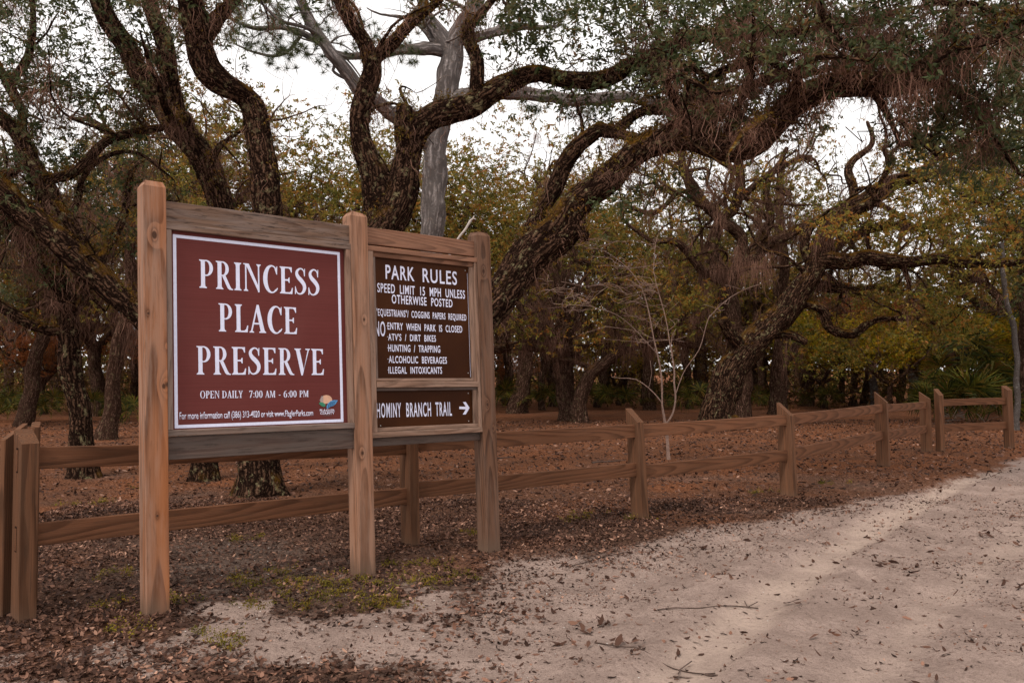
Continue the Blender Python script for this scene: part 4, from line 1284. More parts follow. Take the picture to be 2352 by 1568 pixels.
for i, (px, py, Y, sc_) in enumerate(pal):
    x = (px - VW / 2) / FPX * Y
    kd = lambda q: 'broad green palmetto clump near the fence end' if q > 2100 else 'dark low palmetto clump left of the sign' if q < 500 else 'small palmetto at the forest edge'
    same = sorted(q[0] for q in pal if kd(q[0]) == kd(px))
    lab = f'{kd(px)}, {nth(same.index(px))}'
    o = empty('palmetto', (x, Y, 0), lab, 'palmetto', 'palmettos along the forest edge')
    nf = 16 if px > 2100 else 10
    for k in range(nf):
        dead = px > 2100 and k % 6 == 5
        f = bpy.data.objects.new('frond', DEADFAN if dead else FANS[r.integers(4)])
        C.objects.link(f); f.parent = o
        az = k / nf * 6.28 + r.normal() * .3
        el = -R(20) if dead else R(r.uniform(15, 80))
        f.rotation_euler = (r.normal() * .5, -el, az)
        f.location = (0, 0, .1 + (r.uniform(0, .9) * (sc_ if sc_ > 1.2 else .2)))
        q = sc_ * r.uniform(.75, 1.1)
        f.scale = (q, q, q)

# ---- bare pale sapling behind the fence
r = np.random.default_rng(26)
def thin(P, k): return [(a, b_, c, d * k) for a, b_, c, d in P]


sp_ = empty('sapling', (*on_ground(1537, 1056), 0), 'bare pale crooked sapling standing behind the middle of the fence', 'tree')
s = Skel(40)
YS = 13.6
s.limb(thin(px_limb([(1538, 1062, YS, 20), (1536, 1040, YS, 16), (1532, 1000, YS, 15), (1527, 970, YS, 14), (1521, 930, YS, 9), (1520, 890, YS, 9), (1516, 850, YS, 8), (1507, 800, YS, 7),
                (1491, 720, YS, 6), (1478, 670, YS, 5), (1462, 640, YS, 4.5), (1430, 605, YS, 3.5), (1390, 578, YS, 2.5), (1352, 570, YS, 1.5)]), .5), step=.08, wig=.008)
s.limb(thin(px_limb([(1530, 972, YS, 10), (1545, 950, YS, 9), (1553, 915, YS, 9), (1549, 880, YS, 9), (1548, 845, YS, 7), (1537, 780, YS, 6), (1521, 700, YS, 5), (1505, 640, YS, 4), (1502, 610, YS, 4), (1512, 540, YS, 3), (1540, 528, YS, 2), (1580, 522, YS, 1.5)]), .5), step=.08, wig=.008)
s.limb(thin(px_limb([(1549, 850, YS, 6), (1544, 790, YS, 5), (1548, 765, YS, 4), (1556, 752, YS, 2)]), .5))
s.limb(thin(px_limb([(1521, 925, YS, 6), (1506, 905, YS, 6), (1490, 888, YS, 5), (1462, 870, YS, 4), (1424, 866, YS, 3), (1400, 862, YS, 2)]), .5))
s.limb(thin(px_limb([(1552, 900, YS, 5), (1570, 860, YS, 4), (1606, 800, YS, 4), (1630, 730, YS, 4), (1646, 712, YS, 4), (1672, 685, YS, 3.5), (1705, 668, YS, 2.5), (1745, 655, YS, 1.5)]), .5))
s.limb(thin(px_limb([(1512, 820, YS, 4), (1480, 775, YS, 4), (1450, 745, YS, 3.5), (1405, 715, YS, 3), (1350, 703, YS, 2)]), .5))
s.limb(thin(px_limb([(1505, 640, YS, 3), (1480, 615, YS, 2.5), (1440, 622, YS, 2), (1400, 640, YS, 1.5)]), .5))
s.limb(thin(px_limb([(1488, 890, YS, 3), (1494, 860, YS, 2.5), (1492, 830, YS, 1.5)]), .5))
# fine twig sprays
for k in range(260):
    i = r.integers(s.n)
    if s.P[i, 2] < 1.9: continue
    rr0 = s.fix[i] * .4 + .0008
    a = r.uniform(0, 6.28); l = r.uniform(.12, .5)
    p0 = s.P[i]; d = np.array([math.cos(a) - .4, math.sin(a) * .8, r.uniform(-.1, .5)])
    s.limb([(*p0, rr0), (*(p0 + d * l * .5 + r.normal(size=3) * .03), rr0 * .8), (*(p0 + d * l + r.normal(size=3) * .05), .0012)], start=int(i), step=.06, wig=.006)
s.radii(tip=.002)
link('trunk', s.mesh('trunk', lump=.05, flare=.2), sp_, plain('sapling bark', (.30, .20, .16), .9, .05, .25, 30))

# ------------------------------------------------------------------ boards
def board(name, parent, mat, o, ex, ey, ez, L, a0, a1, b0, b1, ch=.004, seed=0, xf=None, pith=None):
    """box: along ex from 0 to L, ey from a0..a1, ez from b0..b1, chamfered, its grain along ex"""
    rs = random.Random(seed * 7 + hash(name) % 1 + int(L * 1000))
    c = ch
    prof = [(a0 + c, b0), (a1 - c, b0), (a1, b0 + c), (a1, b1 - c), (a1 - c, b1), (a0 + c, b1), (a0, b1 - c), (a0, b0 + c)]
    o = np.array(o, float); ex = np.array(ex, float); ey = np.array(ey, float); ez = np.array(ez, float)
    nseg = max(2, int(L / .25))
    V = []; LC = []
    for i in range(nseg + 1):
        f = i / nseg
        for (a, b_) in prof:
            k = 1.0
            x = f * L
            if i in (0, nseg):
                ca = (a0 + a1) / 2; cb = (b0 + b1) / 2
                V.append((x, a + (ca - a) * 0, b_)); LC.append((x, a, b_))
            else:
                V.append((x, a + rs.uniform(-.0006, .0006), b_ + rs.uniform(-.0006, .0006))); LC.append((x, a, b_))
    F = []
    for i in range(nseg):
        for j in range(8):
            F.append((i * 8 + j, i * 8 + (j + 1) % 8, (i + 1) * 8 + (j + 1) % 8, (i + 1) * 8 + j))
    me = bpy.data.meshes.new(name)
    pts = []
    for (x, a, b_) in V:
        p = o + ex * x + ey * a + ez * b_
        if xf: p = xf(p)
        pts.append(tuple(p))
    ends = [tuple(range(8)), tuple(nseg * 8 + j for j in reversed(range(8)))]
    me.from_pydata(pts, [], F + ends)
    bm = bmesh.new(); bm.from_mesh(me); bmesh.ops.recalc_face_normals(bm, faces=bm.faces); bm.to_mesh(me); bm.free()
    LC = np.array(LC, np.float32)
    py, pz = pith if pith else (rs.uniform(-.02, .02) + (a0 + a1) / 2, b1 + rs.uniform(.03, .12))
    WC = LC - np.array([rs.uniform(-3, 3), py, pz], np.float32)
    for n_, A in (('lc', LC), ('wc', WC)):
        at_ = me.attributes.new(n_, 'FLOAT_VECTOR', 'POINT'); at_.data.foreach_set('vector', A.astype(np.float32).ravel())
    return link(name, me, parent, mat)


def lean(u0): return .020 + .0078 * u0
def sw(u0, v, z):
    """sign coordinates (along, depth, up) -> world; the whole sign leans a little to the left"""
    z2 = z - .0078 * max(min(u0, 3), -.2) * min(1, z / 1.0)
    u = u0 - lean(u0) * z2
    return np.array([TX + UX * u - UY * v, TY + UY * u + UX * v, z2])
def xs(p): return sw(p[0], p[1], p[2])
def sa(u, v, z):
    """measured (already leaning) coordinates on the panel plane"""
    return np.array([TX + UX * u - UY * v, TY + UY * u + UX * v, z])


ex_, ey_, ez_ = (1, 0, 0), (0, 1, 0), (0, 0, 1)
W_post_l = wood_mat('left sign post lumber', (0.32, 0.15, 0.085), (0.075, 0.031, 0.017),
                    knots=[(2.36, -.005, -.07, .024), (1.87, -.045, -.07, .010), (1.42, .045, -.07, .016), (1.67, .06, -.06, .01), (.62, 0, -.07, .010), (1.43, .06, -.06, .02)],
                    freq=34, weather=.5, weather_col=(.33, .225, .175), dark=.3, dirt=True,
                    orange=lambda b, x, y, z: b.math('MULTIPLY', b.ramp(y, -.05, .07, .12, .95), b.ramp(x, .4, 2.5, .95, .3)), taper=.02)
W_post_m = wood_mat('middle sign post lumber', (0.33, 0.167, 0.102), (0.095, 0.042, 0.024), knots=[(.92, -.02, -.07, .016), (1.9, .02, -.07, .012), (2.58, -.075, .02, .014)], freq=48, weather=.3, weather_col=(.37, .25, .19), dark=.25, taper=.015, dirt=True)
W_post_r = wood_mat('right sign post lumber', (0.15, 0.076, 0.047), (0.04, 0.02, 0.013), knots=[(2.35, -.015, -.07, .018), (1.25, -.02, -.07, .014), (1.05, .03, -.07, .01)], freq=60, weather=.4, weather_col=(.16, .105, .08), dark=.35, taper=.015, dirt=True)
W_grey = wood_mat('weathered beam lumber', (0.21, 0.13, 0.092), (0.08, 0.046, 0.033), knots=[(1.05, .03, -.03, .014), (.95, .0, -.03, .01), (.42, .0, -.03, .009)], freq=70, weather=.6, weather_col=(.22, .17, .15), dark=.8, stain_scale=1.3)
W_warm = wood_mat('warm beam lumber', (0.255, 0.125, 0.078), (0.08, 0.038, 0.025), freq=46, weather=.2, weather_col=(.28, .17, .12), dark=.25, taper=.05)
W_trim = wood_mat('trim lumber', (0.30, 0.18, 0.128), (0.11, 0.06, 0.041), freq=75, weather=.4, weather_col=(.34, .24, .185), dark=.45)
W_trimg = wood_mat('grey trim lumber', (0.26, 0.18, 0.145), (0.15, 0.1, 0.08), freq=75, weather=.5, weather_col=(.2, .165, .15), dark=.5)
W_dark = wood_mat('dark lower beam lumber', (0.13, 0.088, 0.072), (0.07, 0.045, 0.038), knots=[(.42, .03, -.03, .012)], freq=60, weather=.5, weather_col=(.11, .09, .08), dark=.5)
W_fence = wood_mat('fence lumber', (0.185, 0.08, 0.042), (0.06, 0.025, 0.013), knots=[(.9, .02, -.02, .014), (2.1, -.03, -.02, .01)], freq=42, weather=.3, weather_col=(.12, .062, .038), dark=.3, taper=.05)
W_fpost = wood_mat('fence post lumber', (0.175, 0.08, 0.043), (0.05, 0.023, 0.013), knots=[(.62, 0, -.1, .02)], freq=60, weather=.35, weather_col=(.12, .068, .043), dark=.35, dirt=True)

sign = empty('park_sign', (TX, TY, 0), 'big wooden park entrance sign on three square posts beside the sandy road', 'sign')


def sign_post(u, H, mat, lab, seed):
    h = .07
    # vertical board: grain along z
    def xf(p):   # p: (z, a, b) laid out along x
        return sw(u + p[1], p[2], p[0])
    o = board('post', sign, mat, (0, 0, 0), ex_, ey_, ez_, H - .045, -h, h, -h, h, .006, seed, xf, pith=(.0, .03))
    # chamfered head: replace the end face with a truncated pyramid
    me = o.data
    bm = bmesh.new(); bm.from_mesh(me)
    lcl = bm.verts.layers.float_vector['lc']; wcl = bm.verts.layers.float_vector['wc']
    bm.faces.ensure_lookup_table()
    topf = max(bm.faces, key=lambda f: f.calc_center_median().z)
    c0 = topf.calc_center_median()
    rr = bmesh.ops.inset_region(bm, faces=[topf], thickness=.024, depth=0)
    topf = max(bm.faces, key=lambda f: (f.calc_center_median().z, -(f.calc_center_median() - c0).length))
    inner = min(bm.faces, key=lambda f: (f.calc_center_median() - c0).length)
    rs = random.Random(seed)
    for v in inner.verts:
        v.co.z += .032 + rs.uniform(-.007, .007)
    for v in bm.verts:
        if v.co.z > H - .06 and v[lcl].length < 1e-6: v[lcl] = (H, 0, 0); v[wcl] = (H, 0.1, 0.1)
    bm.to_mesh(me); bm.free()
    for p in me.polygons: p.use_smooth = False
    o['label'] = lab
    return o


sign_post(0, 2.71, W_post_l, 'left post, orange-stained, knot near its top', 1)
sign_post(1.462, 2.705, W_post_m, 'middle post, pale pinkish wood', 2)
sign_post(2.643, 2.69, W_post_r, 'right post, grey-brown wood', 3)


def sb(name, u0, u1, v0, v1, z0, z1, mat, seed, vert=False, pith=None, ch=.003):
    if vert:
        return board(name, sign, mat, (z0, 0, 0), ex_, ey_, ez_, z1 - z0, u0, u1, v0, v1, ch, seed, lambda p: sw(p[1], p[2], p[0]), pith)
    return board(name, sign, mat, (u0, 0, 0), ex_, ey_, ez_, u1 - u0, z0, z1, v0, v1, ch, seed, lambda p: sw(p[0], p[2], p[1]), pith)


sb('beam', .066, 1.396, -.035, .005, 2.4535, 2.59, W_grey, 1)
sb('beam', .066, 1.396, -.035, .005, .955, 1.098, W_dark, 2)
sb('beam', 1.528, 2.577, -.022, .02, 2.472, 2.598, W_warm, 3, pith=(2.5, .0))
sb('beam', 1.528, 2.577, -.022, .02, .957, 1.07, W_dark, 4)
sb('trim', .071, 1.393, -.056, -.019, 2.409, 2.4515, W_grey, 5)
sb('trim', .071, 1.393, -.056, -.019, 1.104, 1.143, W_trimg, 6)
sb('trim', .071, .105, -.055, -.019, 1.145, 2.407, W_trimg, 7, True)
sb('trim', 1.351, 1.391, -.055, -.019, 1.145, 2.407, W_trim, 8, True)
sb('trim', 1.532, 2.574, -.057, -.019, 2.418, 2.456, W_warm, 9)
sb('trim', 1.533, 1.583, -.055, -.015, 1.068, 2.416, W_trim, 10, True)
sb('trim', 2.546, 2.572, -.055, -.015, 1.068, 2.416, W_trim, 11, True)
sb('trim', 1.585, 2.544, -.056, -.019, 1.397, 1.440, W_trim, 12)
sb('trim', 1.532, 2.576, -.058, -.019, 1.025, 1.066, W_trim, 13)
# inner strips round the two brown panels
sb('trim', 1.585, 2.544, -.034, -.010, 2.38, 2.416, W_warm, 14)
sb('trim', 2.508, 2.544, -.034, -.010, 1.442, 2.378, W_trim, 15, True)
sb('trim', 1.585, 1.612, -.034, -.010, 1.468, 2.378, W_trimg, 16, True)
sb('trim', 1.585, 2.506, -.034, -.010, 1.442, 1.466, W_trim, 17)
sb('trim', 1.585, 2.544, -.034, -.010, 1.372, 1.395, W_dark, 18)
sb('trim', 1.585, 2.544, -.034, -.010, 1.068, 1.096, W_trim, 19)
sb('trim', 2.508, 2.544, -.034, -.010, 1.098, 1.370, W_trim, 20, True)

# panels
M['maroon'] = MB('maroon printed panel')
b = M['maroon']
g = b.n('ShaderNodeNewGeometry').outputs['Position']
mpz = b.n('ShaderNodeMapping'); b.put(mpz.inputs['Vector'], g); b.put(mpz.inputs['Scale'], (2, 2, 220))
st = b.noise(mpz.outputs[0], 1, 2)
cl = b.noise(g, 2.0, 4)
col = b.mix(b.ramp(st, .3, .7), (0.112, 0.026, 0.023), (0.132, 0.031, 0.028))
col = b.mix(b.ramp(cl, .4, .8, 0, .18), col, (.2, .08, .07))
b.bsdf(col, .6, b.bump(st, .15, .001), .12)
M['maroon'] = b.m
b = MB('brown enamel panel')
g = b.n('ShaderNodeNewGeometry').outputs['Position']
col = b.mix(b.ramp(b.noise(g, 1.6, 3), .35, .7), (0.032, 0.0095, 0.003), (0.058, 0.018, 0.0045))
col = b.mix(b.ramp(b.noise(g, 120, 2), .7, .78, 0, .3), col, (.2, .12, .08))
b.bsdf(col, .5, None, .08)
M['brown'] = b.m
M['white'] = plain('white vinyl', (.70, .72, .9), .5, .3, .05, 60)
M['steel'] = plain('galvanised steel', (.35, .34, .33), .4, .5, .2)


def panel(name, u0, u1, z0, z1, v0, v1, mat, label):
    bm = bmesh.new()
    vs = [bm.verts.new(sw(u, v, z)) for v in (v0, v1) for (u, z) in ((u0, z0), (u1, z0), (u1, z1), (u0, z1))]
    for f in ((0, 1, 2, 3), (7, 6, 5, 4), (0, 4, 5, 1), (1, 5, 6, 2), (2, 6, 7, 3), (3, 7, 4, 0)): bm.faces.new([vs[i] for i in f])
    bmesh.ops.recalc_face_normals(bm, faces=bm.faces)
    me = bpy.data.meshes.new(name); bm.to_mesh(me); bm.free()
    o = link(name, me, sign, mat); o['label'] = label
    return o


VP = -.0185
p1 = panel('sign_panel', .1, 1.358, 1.135, 2.41, -.018, -.004, M['maroon'], 'maroon panel with white border and park name')
p2 = panel('sign_panel', 1.6, 2.52, 1.455, 2.385, -.009, -.004, M['brown'], 'brown park rules panel')
p3 = panel('sign_panel', 1.6, 2.52, 1.085, 1.38, -.009, -.004, M['brown'], 'brown trail panel with white arrow')


def flat(name, parent, polys, mp, mat, v0, dv=.0003, thick=.0008):
    """each polygon becomes a thin plate, successive ones a hair prouder; mp maps its 2D points to (u, z)"""
    V = []; F = []
    for i, poly in enumerate(polys):
        # triangulate
        from mathutils.geometry import tessellate_polygon
        pts = [mp(x, y) for x, y in poly]
        tri = tessellate_polygon([[Vector((p[0], p[1], 0)) for p in pts]])
        k = len(V); n = len(pts)
        vf = v0 - thick - dv * (i % 4)
        V += [tuple(sa(p[0], vf, p[1])) for p in pts]
        V += [tuple(sa(p[0], v0 + .0002, p[1])) for p in pts]
        for t in tri: F.append((k + t[0], k + t[1], k + t[2]))
        for j in range(n):
            j2 = (j + 1) % n
            F.append((k + j, k + j2, k + n + j2, k + n + j))
    me = bpy.data.meshes.new(name); me.from_pydata(V, [], F); me.update()
    return link(name, me, parent, mat)


# white border of the maroon panel
def bpoint(u0, z):
    p = z - .0078 * u0
    return (u0 - lean(u0) * p, p)
bo = (.1235, 1.3193, 1.151, 2.386); wdt = .0205
B = [bpoint(bo[0], bo[2]), bpoint(bo[1], bo[2]), bpoint(bo[1], bo[3]), bpoint(bo[0], bo[3])]
I = [bpoint(bo[0] + wdt, bo[2] + wdt), bpoint(bo[1] - wdt, bo[2] + wdt), bpoint(bo[1] - wdt, bo[3] - wdt), bpoint(bo[0] + wdt, bo[3] - wdt)]
flat('border', p1, [[B[i], B[(i + 1) % 4], I[(i + 1) % 4], I[i]] for i in range(4)], lambda x, y: (x, y), M['white'], VP)

# right edge highlight of the rules panel is its own bright metal rim
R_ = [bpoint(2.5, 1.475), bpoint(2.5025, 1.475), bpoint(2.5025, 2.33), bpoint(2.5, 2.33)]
flat('edge_highlight', p2, [R_], lambda x, y: (x, y), M['white'], -.0095)


# ---- serif capitals built from stems, bowls and wedges (cap height 1)
def arc(cx, cy, rox, roy, rix, riy, a0, a1, n=18, sx=0.0, sy=0.0):
    out = []
    for i in range(n):
        t0 = R(a0 + (a1 - a0) * i / n); t1 = R(a0 + (a1 - a0) * (i + 1) / n)
        out.append([(cx + rox * math.cos(t0), cy + roy * math.sin(t0)), (cx + rox * math.cos(t1), cy + roy * math.sin(t1)),
                    (cx + sx + rix * math.cos(t1), cy + sy + riy * math.sin(t1)), (cx + sx + rix * math.cos(t0), cy + sy + riy * math.sin(t0))])
    # one polygon instead of many slices
    o = [q[0] for q in out] + [out[-1][1]]
    i_ = [out[-1][2]] + [q[3] for q in reversed(out)]
    return [o + i_]


def stem(x, w=.15, y0=0, y1=1, sb_=True, st_=True, e=.065):
    P = [(x, y0), (x + w, y0), (x + w, y1), (x, y1)]
    left = []; right = []
    pts = []
    if sb_: pts += [(x - e, y0), (x + w + e, y0), (x + w + e, y0 + .03), (x + w + .015, y0 + .06), (x + w, y0 + .12)]
    else: pts += [(x, y0), (x + w, y0)]
    if st_: pts += [(x + w, y1 - .12), (x + w + .015, y1 - .06), (x + w + e, y1 - .03), (x + w + e, y1), (x - e, y1), (x - e, y1 - .03), (x - .015, y1 - .06), (x, y1 - .12)]
    else: pts += [(x + w, y1), (x, y1)]
    if sb_: pts += [(x, y0 + .12), (x - .015, y0 + .06), (x - e, y0 + .03)]
    return [pts]


def stroke(pts, ws, n=26):
    """variable-width stroke through pts"""
    A = catmull(np.array([(p[0], p[1], 0, w_) for p, w_ in zip(pts, ws)]), .035)
    P = A[:, :2]; T = np.gradient(P, axis=0); T /= np.linalg.norm(T, axis=1)[:, None]
    N = np.stack([-T[:, 1], T[:, 0]], -1) * A[:, 3:4] * .5
    a = [tuple(q) for q in P + N]; b_ = [tuple(q) for q in P - N]
    return [a + b_[::-1]]


def glyph(c):
    w = .15
    if c == 'I': return stem(.08, w), .33
    if c == 'P': return stem(.08, w, st_=False) + [[(.015, .97), (.015, 1), (.3, 1), (.3, .955), (.08, .94)]] + arc(.27, .715, .26, .285, .12, .235, -90, 90, sx=.01) + [[(.2, .43), (.27, .43), (.27, .48), (.2, .48)]], .58
    if c == 'R': return stem(.08, w, st_=False) + [[(.015, .97), (.015, 1), (.3, 1), (.3, .955), (.08, .94)]] + arc(.27, .735, .24, .265, .10, .215, -90, 90, sx=.01) + [[(.2, .47), (.27, .47), (.27, .52), (.2, .52)]] + \
        [[(.24, .5), (.38, .5), (.56, .12), (.61, .045), (.68, .02), (.66, -.01), (.52, 0), (.46, .05)]], .66
    if c in 'EF':
        g_ = stem(.08, w, st_=(True)) + [[(.2, .94), (.2, 1), (.53, 1), (.53, .80), (.50, .80), (.46, .90), (.40, .945)], [(.2, .48), (.2, .535), (.44, .60), (.44, .42), (.41, .42), (.38, .47), (.33, .485)]]
        g_[1][0] = (.2, .945)
        g_[2] = [(.2, .485), (.2, .535), (.36, .54), (.40, .61), (.43, .61), (.43, .41), (.40, .41), (.36, .48)]
        if c == 'E': g_ += [[(.2, 0), (.2, .055), (.42, .06), (.49, .11), (.53, .23), (.565, .23), (.54, 0)]]
        return g_, .6
    if c == 'L': return stem(.08, w) + [[(.2, 0), (.2, .055), (.38, .06), (.45, .11), (.50, .25), (.535, .25), (.51, 0)]], .55
    if c == 'N': return stem(.07, .055, e=.06, st_=False) + [[(.0, .97), (.0, 1), (.22, 1), (.64, .12), (.64, -.02), (.60, -.02), (.15, .86), (.07, .95)]] + stem(.585, .055, sb_=False, e=.06, y0=-.02), .73
    if c == 'V': return [[(-.01, .97), (-.01, 1), (.27, 1), (.27, .97), (.21, .945), (.37, .25), (.33, -.02), (.27, -.02), (.05, .93)]] + [[(.36, .3), (.30, -.02), (.33, -.02), (.56, .95), (.50, .95), (.46, .97), (.46, 1), (.66, 1), (.66, .97), (.61, .94)][1:]], .66
    if c == 'A': return [[(-.01, 0), (-.01, .03), (.05, .06), (.29, 1.02), (.35, 1.02), (.33, .86), (.29, .78), (.11, .06), (.17, .03), (.17, 0)], [(.29, 1.02), (.37, 1.02), (.60, .08), (.66, .03), (.66, 0), (.38, 0), (.38, .03), (.44, .06), (.27, .82)], [(.17, .30), (.17, .36), (.42, .36), (.42, .30)]], .66
    if c == 'C': return arc(.36, .5, .34, .52, .20, .465, 52, 308, 26, sx=.035) + [[(.50, .86), (.56, .90), (.585, .985), (.61, .985), (.60, .68), (.57, .68), (.52, .82)], [(.52, .10), (.56, .06), (.63, .17), (.60, .19)]], .65
    if c == 'O': return arc(.37, .5, .36, .52, .215, .475, 0, 180, 22) + arc(.37, .5, .36, .52, .215, .475, 180, 360, 22), .76
    if c == 'S': return stroke([(.43, .82), (.36, .945), (.24, .975), (.12, .88), (.10, .76), (.17, .64), (.29, .53), (.40, .40), (.43, .26), (.37, .11), (.24, .03), (.12, .06), (.05, .2)],
                              [.02, .05, .055, .1, .13, .155, .165, .155, .14, .1, .055, .05, .02]) + [[(.40, .82), (.435, .985), (.46, .985), (.45, .70), (.42, .70)], [(.015, .30), (.04, .30), (.08, .16), (.04, .01), (.01, .01)]], .54
    if c == 'D': return stem(.08, w) + arc(.25, .5, .42, .5, .27, .45, -90, 90, 22, sx=.01) + [[(.2, .945), (.2, 1), (.26, 1), (.26, .945)], [(.2, 0), (.2, .055), (.26, .055), (.26, 0)]], .74
    if c == 'Y': return stem(.25, w, y1=.45, st_=False) + [[(.40, .42), (.26, .42), (.05, .94), (-.01, .97), (-.01, 1), (.27, 1), (.27, .97), (.21, .94), (.36, .52)], [(.40, .42), (.34, .50), (.50, .95), (.44, .97), (.44, 1), (.64, 1), (.64, .97), (.58, .94)]], .64
    if c == 'M': return stem(.07, .055, e=.06, st_=False) + stem(.66, .15, e=.05) + [[(.0, 1), (.22, 1), (.46, .25), (.40, -.01), (.12, .9), (.0, .96)], [(.40, -.01), (.44, .22), (.66, 1), (.76, 1), (.44, -.01)]], .9
    if c == '0': return arc(.25, .5, .25, .52, .11, .47, 0, 180, 18) + arc(.25, .5, .25, .52, .11, .47, 180, 360, 18), .54
    if c == '6': return arc(.26, .31, .25, .33, .11, .28, 0, 180, 16) + arc(.26, .31, .25, .33, .11, .28, 180, 360, 16) + stroke([(.07, .35), (.09, .6), (.2, .85), (.44, 1.0)], [.13, .13, .1, .04]), .54
    if c == '7': return [[(.03, .84), (.03, 1), (.50, 1), (.50, .95), (.24, 0), (.10, 0), (.38, .88), (.12, .88), (.06, .74)]][:1], .52
    if c == ':': return [[(.06, .04), (.18, .04), (.18, .17), (.06, .17)], [(.06, .55), (.18, .55), (.18, .68), (.06, .68)]], .24
    if c == '-': return [[(.02, .30), (.30, .30), (.30, .40), (.02, .40)]], .32
    return [], .28


def serif_line(parent, text, uL, zLt, zLb, uR, zRt, zRb, v0, gap=.045):
    sets = []; x = 0
    for ch in text:
        g_, adv = glyph(ch)
        if g_: sets.append([[(x + a, b_) for a, b_ in q] for q in g_])
        x += adv + gap
    tot = x - gap
    def mp(a, b_):
        t = a / tot
        zb = zLb + (zRb - zLb) * t; h = (zLt - zLb) + ((zRt - zRb) - (zLt - zLb)) * t
        z = zb + b_ * h
        return (uL + (uR - uL) * t - .024 * (z - (zLb + zLt) / 2), z)
    for polys in sets: flat('letter', parent, polys, mp, M['white'], v0)


serif_line(p1, 'PRINCESS', .239, 2.238, 2.054, 1.0938, 2.236, 2.047, VP)
serif_line(p1, 'PLACE', .368, 1.959, 1.774, .9255, 1.956, 1.7695, VP)
serif_line(p1, 'PRESERVE', .2285, 1.675, 1.491, 1.132, 1.667, 1.482, VP)
serif_line(p1, 'OPEN DAILY', .256, 1.3844, 1.3368, .537, 1.3815, 1.333, VP)
serif_line(p1, '7:00', .5806, 1.3805, 1.3325, .676, 1.378, 1.331, VP)
serif_line(p1, 'AM', .6938, 1.3775, 1.331, .7658, 1.3765, 1.330, VP)
serif_line(p1, '-', .7895, 1.376, 1.3295, .803, 1.376, 1.3295, VP)
serif_line(p1, '6:00', .8253, 1.376, 1.329, .9222, 1.374, 1.3285, VP)
serif_line(p1, 'PM', .9411, 1.3745, 1.3285, 1.0113, 1.3735, 1.328, VP)


def sans_line(parent, text, uL, zLt, zLb, uR, zRt, zRb, v0, weight=.0, mat='white', lower=False, name='lettering', shear=-.024, split=False, spc=1.0):
    cu = bpy.data.curves.new('txt', 'FONT'); cu.body = text; cu.size = 1; cu.offset = weight; cu.resolution_u = 4; cu.space_character = spc
    ob = bpy.data.objects.new('txt', cu); C.objects.link(ob)
    dg = bpy.context.evaluated_depsgraph_get()
    me = bpy.data.meshes.new_from_object(ob.evaluated_get(dg))
    bpy.data.objects.remove(ob)
    cap = bpy.data.curves.new('cap', 'FONT'); cap.body = 'H'; cap.size = 1; cap.offset = weight
    oc = bpy.data.objects.new('cap', cap); C.objects.link(oc)
    dg = bpy.context.evaluated_depsgraph_get(); mc = bpy.data.meshes.new_from_object(oc.evaluated_get(dg)); bpy.data.objects.remove(oc)
    hc = max(v.co.y for v in mc.vertices)
    x0 = min(v.co.x for v in me.vertices); x1 = max(v.co.x for v in me.vertices)
    zm = (zLb + zLt) / 2
    def conv(co, v):
        t = (co.x - x0) / (x1 - x0)
        zb = zLb + (zRb - zLb) * t; h = (zLt - zLb) + ((zRt - zRb) - (zLt - zLb)) * t
        z = zb + co.y / hc * h
        return sa(uL + (uR - uL) * t + shear * (z - zm), v, z)
    bm = bmesh.new(); bm.from_mesh(me)
    ex = bmesh.ops.extrude_face_region(bm, geom=bm.faces[:])
    newv = {v for v in ex['geom'] if isinstance(v, bmesh.types.BMVert)}
    for v in bm.verts:
        v.co = Vector(conv(v.co, v0 - .0008 if v in newv else v0 + .0001))
    if split:      # one object for each letter
        bm.verts.index_update(); seen = set(); isl = []
        for v in bm.verts:
            if v.index in seen: continue
            stack = [v]; cur = []
            seen.add(v.index)
            while stack:
                q = stack.pop(); cur.append(q)
                for e in q.link_edges:
                    o_ = e.other_vert(q)
                    if o_.index not in seen: seen.add(o_.index); stack.append(o_)
            isl.append(cur)
        for cur in isl:
            ids = {v.index: i for i, v in enumerate(cur)}
            fs = {f for v in cur for f in v.link_faces}
            mm = bpy.data.meshes.new('letter')
            mm.from_pydata([tuple(v.co) for v in cur], [], [[ids[v.index] for v in f.verts] for f in fs]); mm.update()
            link('letter', mm, parent, M[mat])
        bm.free(); bpy.data.meshes.remove(me)
        return None
    bm.to_mesh(me); bm.free()
    me.materials.clear()
    return link(name, me, parent, M[mat])


sans_line(p1, 'For more information call (386) 313-4020 or visit www.FlaglerParks.com', .1282, 1.2507, 1.2054, 1.0457, 1.2351, 1.1947, VP, .008)
sans_line(p1, 'FLAGLER', 1.0979, 1.238, 1.2205, 1.214, 1.2342, 1.2176, VP, .02)
sans_line(p1, 'COUNTY', 1.1022, 1.2176, 1.201, 1.2124, 1.2145, 1.1979, VP, .02)
M['dimgrey'] = plain('grey vinyl', (.16, .10, .10), .5)
sans_line(p1, 'FLORIDA', 1.1219, 1.1973, 1.188, 1.1925, 1.1955, 1.1868, VP, .01, 'dimgrey')
